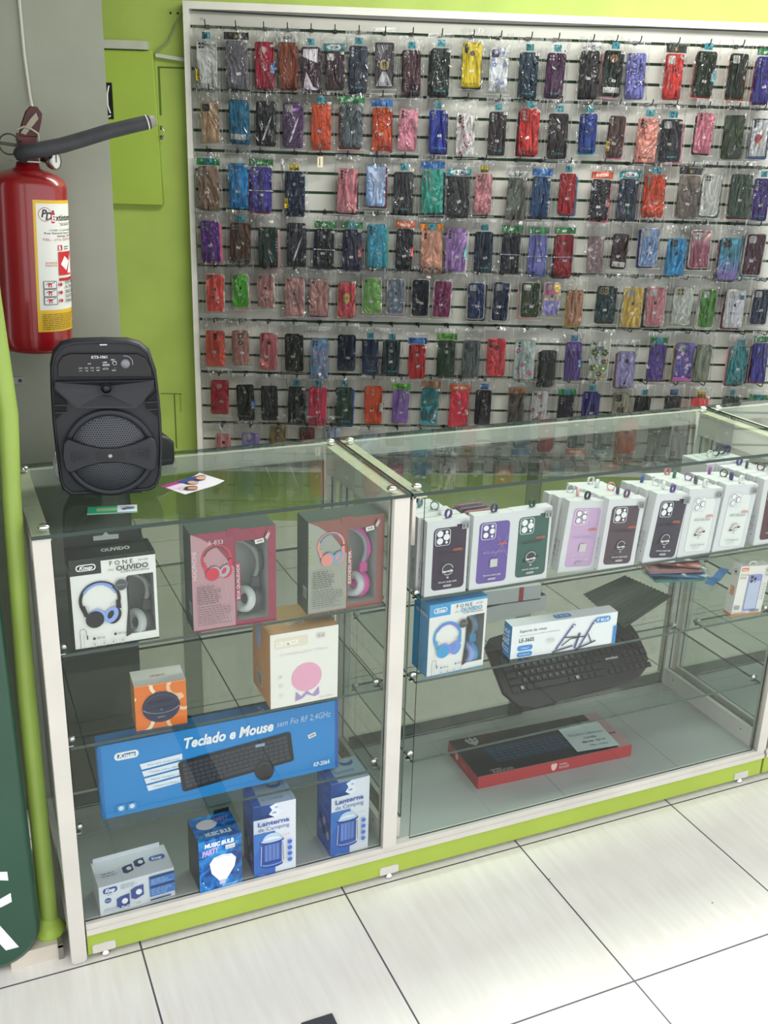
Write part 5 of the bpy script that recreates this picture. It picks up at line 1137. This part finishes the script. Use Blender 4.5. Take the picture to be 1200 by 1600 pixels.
def shade(hx,f):
    return ''.join('%02x'%max(0,min(255,int(int(hx[i:i+2],16)*f))) for i in (0,2,4))
def translucent(hx):
    k='tr'+hx
    if k in MC: return MC[k]
    m=bpy.data.materials.new('mat_translucent'); m.use_nodes=True; nt=m.node_tree; b=nt.nodes['Principled BSDF']; c=lin(hx)
    b.inputs['Base Color'].default_value=(*[x*.7 for x in c],1); b.inputs['Roughness'].default_value=.3
    t=nt.nodes.new('ShaderNodeBsdfTransparent'); t.inputs[0].default_value=(*[x**.3 for x in c],1); mx=nt.nodes.new('ShaderNodeMixShader'); mx.inputs[0].default_value=.62
    nt.links.new(t.outputs[0],mx.inputs[1]); nt.links.new(b.outputs[0],mx.inputs[2]); nt.links.new(mx.outputs[0],nt.nodes['Material Output'].inputs[0]); MC[k]=m; return m
# shared crumpled bag sheets
BAGS=[]
def bag_sheet(sd):
    rnd=random.Random(sd); nx,ny=9,14; mb=MB(); vs=[];fs=[]
    ph=[rnd.uniform(0,6) for _ in range(6)]
    for j in range(ny+1):
        for i in range(nx+1):
            x=i/nx-.5; z=j/ny-.5; e=min(i,nx-i,j,ny-j)
            y=-.0045 if e>1 else (-.002 if e==1 else .004)
            y+=.0016*math.sin(9*x+5*z+ph[0])*math.sin(7*z-6*x+ph[1])+rnd.uniform(-1,1)*(.0009 if 2<=i<=nx-2 and j<ny-3 else .0032)
            vs.append((x,y,z))
    for j in range(ny):
        for i in range(nx):
            a=j*(nx+1)+i
            fs+=[(a,a+1,a+nx+2),(a,a+nx+2,a+nx+1)] if (i+j)%2 else [(a,a+1,a+nx+1),(a+1,a+nx+2,a+nx+1)]
    mb.add(vs,fs,BAG)
    for j in (0,ny-1):
        mb.add([(p[0],p[1]-.0006,p[2]) for p in (vs[j*(nx+1)],vs[j*(nx+1)+nx],vs[(j+1)*(nx+1)+nx],vs[(j+1)*(nx+1)])],[(0,1,2,3)],SEAL) if j else None
    for x0,x1 in ((-.5,-.47),(.47,.5)): mb.add([(x0,.003,-.5),(x1,.001,-.5),(x1,.001,.5),(x0,.003,.5)],[(0,1,2,3)],SEAL)
    mb.add([(-.5,.001,-.5),(.5,.001,-.5),(.5,.001,-.485),(-.5,.001,-.485)],[(0,1,2,3)],SEAL)
    o=mb.build('plastic_bag'); me=o.data; bpy.data.objects.remove(o); return me
BAGS=[bag_sheet(100+i) for i in range(8)]
def flower(F,x,y,s,c,c2,n=5,rot=0):
    for k in range(n):
        a=R_(360*k/n+rot); F.disc(x+s*.55*math.cos(a),y+s*.55*math.sin(a)*F.W/F.H,s*.45,c,.8,math.degrees(-a),8,step=False)
    F.k+=1; F.disc(x,y,s*.3,c2,n=8)
def apple(F,x,y,s,c):
    a=F.W/F.H; F.poly([(x-s*.45,y-.35*s*a),(x-s*.2,y-.5*s*a),(x,y-.38*s*a),(x+s*.2,y-.5*s*a),(x+s*.42,y-.4*s*a),(x+s*.28,y-.1*s*a),(x+s*.44,y+.22*s*a),(x+s*.22,y+.6*s*a),(x,y+.52*s*a),(x-s*.22,y+.6*s*a),(x-s*.5,y+.15*s*a)],c,False)
    F.poly([(x,y-.5*s*a),(x+.05*s,y-.8*s*a),(x+.22*s,y-.9*s*a),(x+.18*s,y-.62*s*a)],c)
def camera_mod(F,kind,hx,rnd):
    a=F.W/F.H; dark='16171b'; lum=sum(int(hx[i:i+2],16) for i in (0,2,4))/3; hole='8e9294' if lum<150 else '2a2a2e'
    if kind=='v3':
        for y in (.065,.135,.205): F.disc(.19,y,.072,hole,n=12,step=False)
        F.disc(.37,.09,.035,hole,n=8,step=False); F.disc(.37,.16,.035,hole,n=8)
    elif kind=='four':
        for x in (.17,.33):
            for y in (.07,.14): F.disc(x,y,.055,hole,n=10,step=False)
        F.k+=1
    elif kind=='sqw': F.rrect(.12,.045,.50,.22,.09,'b4b6b2'); 
    elif kind=='sqd':
        F.rrect(.10,.045,.50,.22,.09,'202226')
        for p in ((.2,.09),(.2,.175),(.38,.13)): F.disc(*p,.06,'5a5c62',n=10,step=False)
        F.k+=1
    elif kind=='gold':
        F.rrect(.10,.035,.54,.225,.08,'b09a60'); F.rrect(.12,.045,.52,.215,.07,shade(hx,.8))
        for p in ((.22,.085),(.22,.17),(.41,.085),(.41,.17)): F.disc(*p,.075,'b8a468',n=12,step=False); 
        F.k+=1
        for p in ((.22,.085),(.22,.17),(.41,.085),(.41,.17)): F.disc(*p,.052,'2a2620',n=12,step=False)
        F.k+=1
    elif kind in('round','roundo'): F.disc(.48,.17,.19,shade(hx,1.25) if kind=='round' else 'a87a5c'); F.disc(.48,.17,.135,'b0a8a4' if kind=='round' else '8a6048')
    elif kind=='dot': F.disc(.5,.28,.085,'9aa2a0',n=12)
    elif kind=='dot1': F.disc(.2,.09,.05,'6a7278',n=10,step=False); F.disc(.2,.15,.03,'6a7278',n=8)
    elif kind=='dotm': F.disc(.5,.16,.045,'9aa2a0',n=8,step=False); F.disc(.5,.10,.03,'9aa2a0',n=8,step=False); F.disc(.5,.30,.10,'9aa2a0',n=12)
    elif kind=='dotl': F.rrect(.10,.045,.30,.12,.05,'7a7c7e' if lum>120 else '50545a'); F.disc(.17,.082,.04,'2a2a2e',n=8)
    elif kind=='vdot':
        for y in (.06,.115,.17): F.disc(.16,y,.04,hole,n=8,step=False)
        F.disc(.48,.20,.09,'9aa2a0',n=12)
    elif kind=='mot': F.rrect(.10,.045,.27,.24,.08,dark); F.disc(.185,.085,.05,'5c6066',n=8,step=False); F.disc(.185,.15,.05,'5c6066',n=8,step=False); F.disc(.52,.24,.12,dark); F.disc(.52,.24,.08,'4a4c52')
    elif kind=='motc':
        for y in (.06,.11,.16,.21,.26): F.disc(.15,y,.038,dark,n=8,step=False)
        F.disc(.53,.26,.11,'3a2a34')
    elif kind=='oval': F.rrect(.40,.06,.60,.25,.09,'5c3a38'); F.disc(.5,.11,.06,'2a2024'); 
    elif kind=='oval1': F.rrect(.12,.035,.38,.09,.05,'6a5450')
    elif kind=='two':
        for y in (.075,.15): F.disc(.2,y,.06,hole,n=10,step=False)
        F.k+=1
    elif kind=='big2':
        for y,r in ((.15,.17),(.35,.13)): F.disc(.5,y,r,'20242a'); F.disc(.5,y,r*.7,'8a9ca0')
    elif kind=='slot': F.rect(.04,.22,.96,.235,shade(hx,.7)); F.rrect(.12,.05,.5,.2,.08,shade(hx,.92))
def decor(F,fl,hx,rnd):
    P=lambda n:[(rnd.uniform(.1,.9),rnd.uniform(.08,.95)) for _ in range(n)]
    if 'hearts' in fl:
        for x,y in P(16): s=rnd.choice((.03,.05,.09)); F.poly([(x,y+s*.6),(x-s,y-.1*s),(x-s*.5,y-s*.5),(x,y-.15*s),(x+s*.5,y-s*.5),(x+s,y-.1*s)],'a83048',False)
        F.k+=1; F.disc(.52,.56,.24,'e8d8dc'); 
        for x,y in P(8): F.disc(.52+(x-.5)*.4,.56+(y-.5)*.2,.03,'a83048',n=6,step=False)
    for key,cols in (('roses',('d878a0','f0b8cc')),('butter',('c8609c','e0a0c8')),('flowersg',('c8a048','3a5c7c')),('flowersp',('b090d0','e8d0e8')),('butter2',('d0cc88','4aa8a0')),('floralb',('26262a','a04048')),('floralp',('c0909c','d8c8c8')),('water',('6a80c8','b0a8d8'))):
        if key in fl.split():
            for i,(x,y) in enumerate(P(10)): flower(F,x,y,rnd.uniform(.07,.15),cols[i%2],'f0e4d0' if key!='floralb' else 'e8e8e8',rot=rnd.uniform(0,70))
            if key=='roses': F.line([(.2,.15),(.35,.3),(.5,.45),(.45,.7)],.02,'4a6a50')
            if key=='butter2': F.rect(0,.5,1,1,'246a78'); F.text('Flower',.80,.95,.10,'d8e4d8',w=.8,rot=80,shear=.3)
            if key=='flowersg':
                for i in range(4): flower(F,.25+.5*(i%2),.3+.4*(i//2),.2,'3a6a50','e0b048')
            if key=='flowersp': F.rect(0,.9,1,1,'7a3c7c')
    if 'script' in fl: F.line([(.55,.42),(.62,.5),(.56,.58),(.68,.62),(.58,.70),(.7,.76)],.03,'a82830'); F.line([(.52,.45),(.5,.62),(.6,.66)],.02,'a82830')
    if 'dog' in fl.split():
        F.poly([(.42,.30),(.50,.42),(.62,.42),(.76,.26),(.74,.46),(.66,.56),(.60,.66),(.36,.64),(.34,.46),(.50,.44)],'a8886c'); F.disc(.44,.50,.18,'8c3048',1.2); F.line([(.34,.62),(.32,.78)],.04,'9a7c64'); F.line([(.56,.62),(.56,.78)],.04,'9a7c64'); F.disc(.62,.48,.03,'202020')
    if 'sketch' in fl: F.line([(.3,.5),(.5,.55),(.45,.65),(.65,.7)],.05,'3c7c58'); F.disc(.35,.78,.15,'4a4470'); F.disc(.6,.8,.12,'2a6a4a')
    if 'ring' in fl.split(): F.disc(.5,.5,.24,'c8b888'); F.disc(.5,.5,.19,'8a7a50'); F.poly([(.4,.64),(.6,.64),(.95,.97),(.05,.97)],'c0c0c4'); F.poly([(.1,.05),(.7,.05),(.3,.35)],'707078')
    if 'shine' in fl.split(): F.poly([(.12,.05),(.86,.05),(.84,.36),(.10,.22)],M('e8e4ec',.2)); F.poly([(.08,.95),(.25,.55),(.6,.9),(.9,.93),(.8,.97)],M('d8ccd8',.2))  # shine flags: reflections painted on the case as pale shapes
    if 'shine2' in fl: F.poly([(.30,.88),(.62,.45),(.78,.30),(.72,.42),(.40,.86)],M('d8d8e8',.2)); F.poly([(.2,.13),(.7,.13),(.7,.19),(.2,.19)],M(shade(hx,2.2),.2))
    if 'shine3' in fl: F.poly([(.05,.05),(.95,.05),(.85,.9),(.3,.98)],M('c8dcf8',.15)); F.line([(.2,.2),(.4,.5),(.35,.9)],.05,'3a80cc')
    if 'shield' in fl: F.rrect(.14,.03,.97,.97,.08,shade(hx,1.05)); F.poly([(.3,.35),(.5,.30),(.7,.35),(.66,.52),(.5,.62),(.34,.52)],'d8c478'); F.disc(.5,.44,.09,'b09a50')
    if 'goldrim' in fl:
        F.line([(.03,.02),(.97,.02),(.97,.98),(.03,.98),(.03,.02)],.03,'d8b878')
    if 'darkrim' in fl: F.line([(.03,.02),(.97,.02),(.97,.98),(.03,.98),(.03,.02)],.05,'141416')
    if 'rainbow' in fl: F.rrect(.02,.01,.98,.4,.10,'d878a8'); F.poly([(.5,.02),(.97,.05),(.97,.3),(.7,.25)],'e8dc60'); F.poly([(.02,.38),(.98,.32),(.98,.5),(.02,.62)],'c8c0a8'); F.rrect(.02,.55,.98,.99,.10,'9c98d8')
    if 'grad' in fl.split():
        for i in range(8): F.rect(.03,.06+.04*i,.97,.10+.04*i,'%02x%02x%02x'%(int(196-3*i),int(176-9*i),int(160-4*i)),False)
        F.k+=1
    if 'grad2' in fl:
        for i in range(10): F.rect(.02,.42+.055*i,.98,.475+.055*i,'%02x%02x%02x'%(74+8*i,148-4*i,178+1*i),False)
        F.k+=1; greek(F,.25,.72,.8,1,'404880',.02,.03); F.text('iPhone case',.2,.85,.02,'5a4a90',w=.6)
    if 'biga' in fl: F.rrect(.08,.03,.92,.97,.1,'a8a48c'); F.rrect(.12,.04,.52,.24,.1,'1a1a1c'); F.disc(.24,.1,.08,'8a8c8a'); F.disc(.24,.19,.08,'8a8c8a'); apple(F,.5,.50,.5,'3a3c34')
    if 'dots' in fl.split():
        for i,c in enumerate(('c8c8c8','3a90d0','d8d8d8','d07030','3a70c0')): F.disc(.2+.13*i,.87,.03,c,n=8,step=False)
    if 'sidedots' in fl:
        for i in range(5): F.disc(.95,.28+.07*i,.05,'8aa09a',n=8,step=False)
TEAL='2f9aa4'
def header(parent,kind,w,h,rnd):
    W=w*1.12; z0=h/2+.003; mb=MB()
    tagk={'teal':('2a8f9c','BGM'),'yellow':('c8b420','BGM'),'blueb':('2a6aa8','BGM'),'greent':('2a8f9c','BGM'),'bluet':('2a80b4','BGM'),'orangey':('3a8ca0','')}
    wide={'green':('177a3c','air'),'greent':('1f8048',''),'bluew':('1c68b0',''),'orange':('d8602c','MASTON'),'orangey':('d88a34',''),'black':('121214','b'),'white':('c8cac8','BGM'),'tealwide':('2a8c92','BGM'),'lime':('5ca838','Sunny'),'brown':('9a6a48','')}
    if kind in wide:
        c,s=wide[kind]; F=front(mb,W,.026,.0005,-W/2,z0); F.rect(0,0,1,1,c)
        if kind=='tealwide': F.disc(.5,.5,.36,'d4dcdc',.30)
        if kind=='green': F.line([(.06,.2),(.14,.55),(.08,.85)],.03,'d0e0d0'); F.line([(.16,.3),(.08,.6),(.2,.8)],.02,'d0e0d0')
        if kind=='bluew': F.disc(.6,.6,.1,'5a9cd0')
        if s: F.text(s,*({'black':(.45,.75,.5),'air':(.42,.7,.45)}.get(kind,(.22 if len(s)>3 else .34,.72,.42))),{'black':'d8c020','white':'4a4e52','tealwide':'5a2a50','lime':'204a20'}.get(kind,'e8ece8'),w={'b':.1,'air':.22}.get(s,.55 if len(s)>3 else .34),bold=.03)
    if kind in tagk:
        c,s=tagk[kind]; wd=w*(.40 if kind not in('yellow','blueb') else .5); mb2=mb; z1=z0+.002
        mb.box(-wd/2,-.0012,z1,wd/2,-.0004,z1+.024,M(c,.35)); F=front(mb,wd,.024,-.0013,-wd/2,z1)
        if kind in('yellow','blueb'): F.text(s,.08,.95,.42,'1c2420',w=.84,bold=.03)
        else: F.disc(.5,.3,.10,'14181a'); F.poly([(.3,.45),(.5,.3),(.7,.45),(.62,.52),(.38,.52)],'1c4a54'); F.rect(.15,.68,.85,.76,'1f7480')
    if mb.v: return mb.build('header_card',parent)
NAMEC=[('ca3a3c','red'),('e0a0b0','pink'),('1a1a1c','black'),('2a6ab0','blue'),('8a5ab0','purple'),('d8d8d8','white'),('e0a030','yellow'),('203050','navy'),('c07040','orange'),('6a2030','dark red'),('4aa0b0','teal'),('808080','grey'),('305040','green')]
def cname(hx):
    a=lin(hx); return min(NAMEC,key=lambda t:sum((x-y)**2 for x,y in zip([q**.45 for q in a],[q**.45 for q in lin(t[0])])))[1]
ORD=['','top','second','third','fourth','fifth','sixth','seventh','eighth']
HK=MB(); HK.tube([(0,0,0),(0,-.03,-.002),(0,-.072,-.002),(0,-.084,.004),(0,-.089,.017)],.0022,M('232624',.4,.5),6); HK.box(-.008,-.003,-.007,.008,.003,.007,M('232624',.4,.5))
hk0=HK.build('display_hook'); HKG='wire hooks carrying phone cases on the slatted panel'
tag(hk0,'dark wire hook holding a bagged phone case on the slatted wall panel','hook',HKG)
def hook(U,Z):
    global first_hook
    o=hk0 if first_hook else hk0.copy()
    if not first_hook: COL.objects.link(o)
    first_hook=False
    at_wall(o,U,Z,0); return o
first_hook=True
used=set(); prev=None; prow=0
def pack(row,U,Z,w,h,hx,look,cs,hd,fl,off=.060,label=None,simple=False):
    rnd=random.Random(look+str(row)+('b' if simple else ''))
    t=wall_obj('phone_case_pack',label,'phone case',U,Z,off,f'phone cases on the {ORD[row]} row of the wall panel')
    t.rotation_euler=(R_(rnd.uniform(-1.5,1.5)),R_(rnd.uniform(-1.6,1.6)),WT+R_(rnd.uniform(-4,4)))
    flags=fl.split(); hb='%s'%hx; rim='r' in flags; tr='t' in flags
    body=translucent(hx) if tr else MCase(hb,.22 if 'g' in flags or 'shine' in fl else .42)
    mb=MB()
    if rim: mb.prism(rr(w,h,.013,4),.0012,.011,M('c9c6bd',.3),.002); w2,h2=w-.0075,h-.0075
    else: w2,h2=w,h
    mb.prism(rr(w2,h2,.0105,4),0,.010,body,.0018)
    F=front(mb,w2,h2,-.0001,-w2/2,-h2/2)
    if not simple:
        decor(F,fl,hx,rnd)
        lum=sum(int(hx[i:i+2],16) for i in (0,2,4))/3
        ink='2a2c34' if lum>95 else 'b0b0b4'
        if 'a' in flags: apple(F,.5,.40,.17,'26262c' if lum>70 else '8a8c94')
        if 'txt' in flags: greek(F,.25,.60,.78,2,ink,.012,.025)
        if 'l' in flags:
            c=TEAL if lum<110 and int(hx[0:2],16)<150 else '6a5a60'
            F.disc(.22,.885,.045,'0e0f12'); F.disc(.235,.877,.018,'d0d0d0',n=8); F.text('BGM',.36,.905,.042,c,w=.46,bold=.02)
    cse=mb.build('phone_case',t)
    if simple: return t
    if cs!='none':
        mb=MB(); G=front(mb,w2,h2,-.0012,-w2/2,-h2/2); camera_mod(G,cs,hx,rnd); 
        if mb.v: mb.build('camera_cutout',cse)
    header(t,hd,w,h,rnd)
    def lab(nm,x,z,a,b,c,rot=0,extra=None):
        m=MB(); G=front(m,a,b,0,-a/2,-b/2); G.rect(0,0,1,1,c)
        if extra: extra(G)
        return m.build(nm,t,(x,-.0024,z),(0,R_(rot),0))
    sx=rnd.uniform(-.1,.12)*w
    if 's' in flags: lab('price_sticker',sx,-h*rnd.uniform(.08,.18),.016,.0095,'dddcd8',rnd.uniform(-22,14),lambda G:G.rect(.2,.35,.8,.6,'b4b0b0'))
    if 's2' in flags or rnd.random()<.45: lab('size_sticker',w*.40,h/2-.004+rnd.uniform(-.01,.012),.015,.008,'e0dfd8',rnd.uniform(-6,6),lambda G:G.rect(.15,.3,.85,.65,'5a5a5c'))
    if 'label' in flags: lab('paper_label',.0,-h*.36,w*.82,.020,'d8d8d4',rnd.uniform(-2,4),lambda G:greek(G,.08,.25,.9,3,'9a9a98',.08,.22))
    if 'band' in flags: lab('elastic_band',.0,-h*.02,w*1.12,.004,'a8a8b8')
    for k,c,tx in (('tagyellow','d0b81e','15'),('tagblue','2470b4','BGM'),('tagteal','2496a4','BGM'),('tagred','b82c2c','SLIM'),('tagwhite','d8d8d8','New')):
        if k in flags:
            sd=-1 if k=='tagyellow' else 1
            lab('side_tag',sd*w*.44,-h*(.22 if k=='tagyellow' else .05),.014,.038,c,0,lambda G,tx=tx,k=k:(G.text(tx,.75,.9,.35 if len(tx)>2 else .2,'181818' if k=='tagyellow' else 'e0e4e8',w=1.8,rot=90)))
    if 'badteal' in fl: lab('side_tag',w*.28,h*.30,.018,.018,'2a6a70')
    bw=w+.026; bh=h+.060; me=BAGS[rnd.randrange(8)]
    o=bpy.data.objects.new('plastic_bag',me); COL.objects.link(o); o.parent=t; o.scale=(bw,1,bh); o.location=(0,-.001,.021); o.rotation_euler=(0,R_(rnd.uniform(-1,1)),0)
    return t
for line in CASES.strip().split('\n'):
    row,pos,hx,look,cs,hd,fl=line.split('|'); row=int(row); U,Z,w,h=map(float,pos.split(','))
    if row!=prow: prev=None; prow=row
    base=f'{look}, {ORD[row]} row of the wall panel'
    short=' '.join(look.split(' phone case')[0].split()[:2])
    lb=base+(f', right of the {prev} one' if prev else ', first on the left')
    if len(lb.split())>16: lb=base
    if len(lb.split())>16: lb=f'{look}, {ORD[row]} row'
    assert lb not in used; used.add(lb)
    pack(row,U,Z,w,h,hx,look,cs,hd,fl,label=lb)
    bb=[f for f in fl.split() if f[0]=='b' and len(f)==7 and all(q in '0123456789abcdef' for q in f[1:])]
    if bb:
        rnd=random.Random(look); c=bb[0][1:]
        l2=f'{cname(c)} phone case showing behind the {look.replace(" phone case","",1)} one, {ORD[row]} row'
        if len(l2.split())>16: l2=f'{cname(c)} phone case behind the {short} one, {ORD[row]} row'
        pack(row,U+rnd.uniform(-.009,.011),Z-.009,w,h,c,look,'none','none','',off=.045,label=l2,simple=True)
    hook(U,min(G0-P_*3*(row-1) if row<9 else Z,2.02))
    prev=short
# lone tag on the empty hook of the third row
U,Z=.523,1.545; t=wall_obj('price_tag','pale price tag on the empty hook in the third row of the panel','tag',U,Z,.062)
mb=MB(); mb.box(-.011,0,-.020,.011,.0006,.022,M('d8d4b8',.5)); F=front(mb,.022,.042,0,-.011,-.020); F.rect(.35,.2,.5,.85,'3a3a34'); F.rect(.05,.02,.95,.06,'b89a50'); mb.build('tag_card',t); hook(U,G0-P_*6)
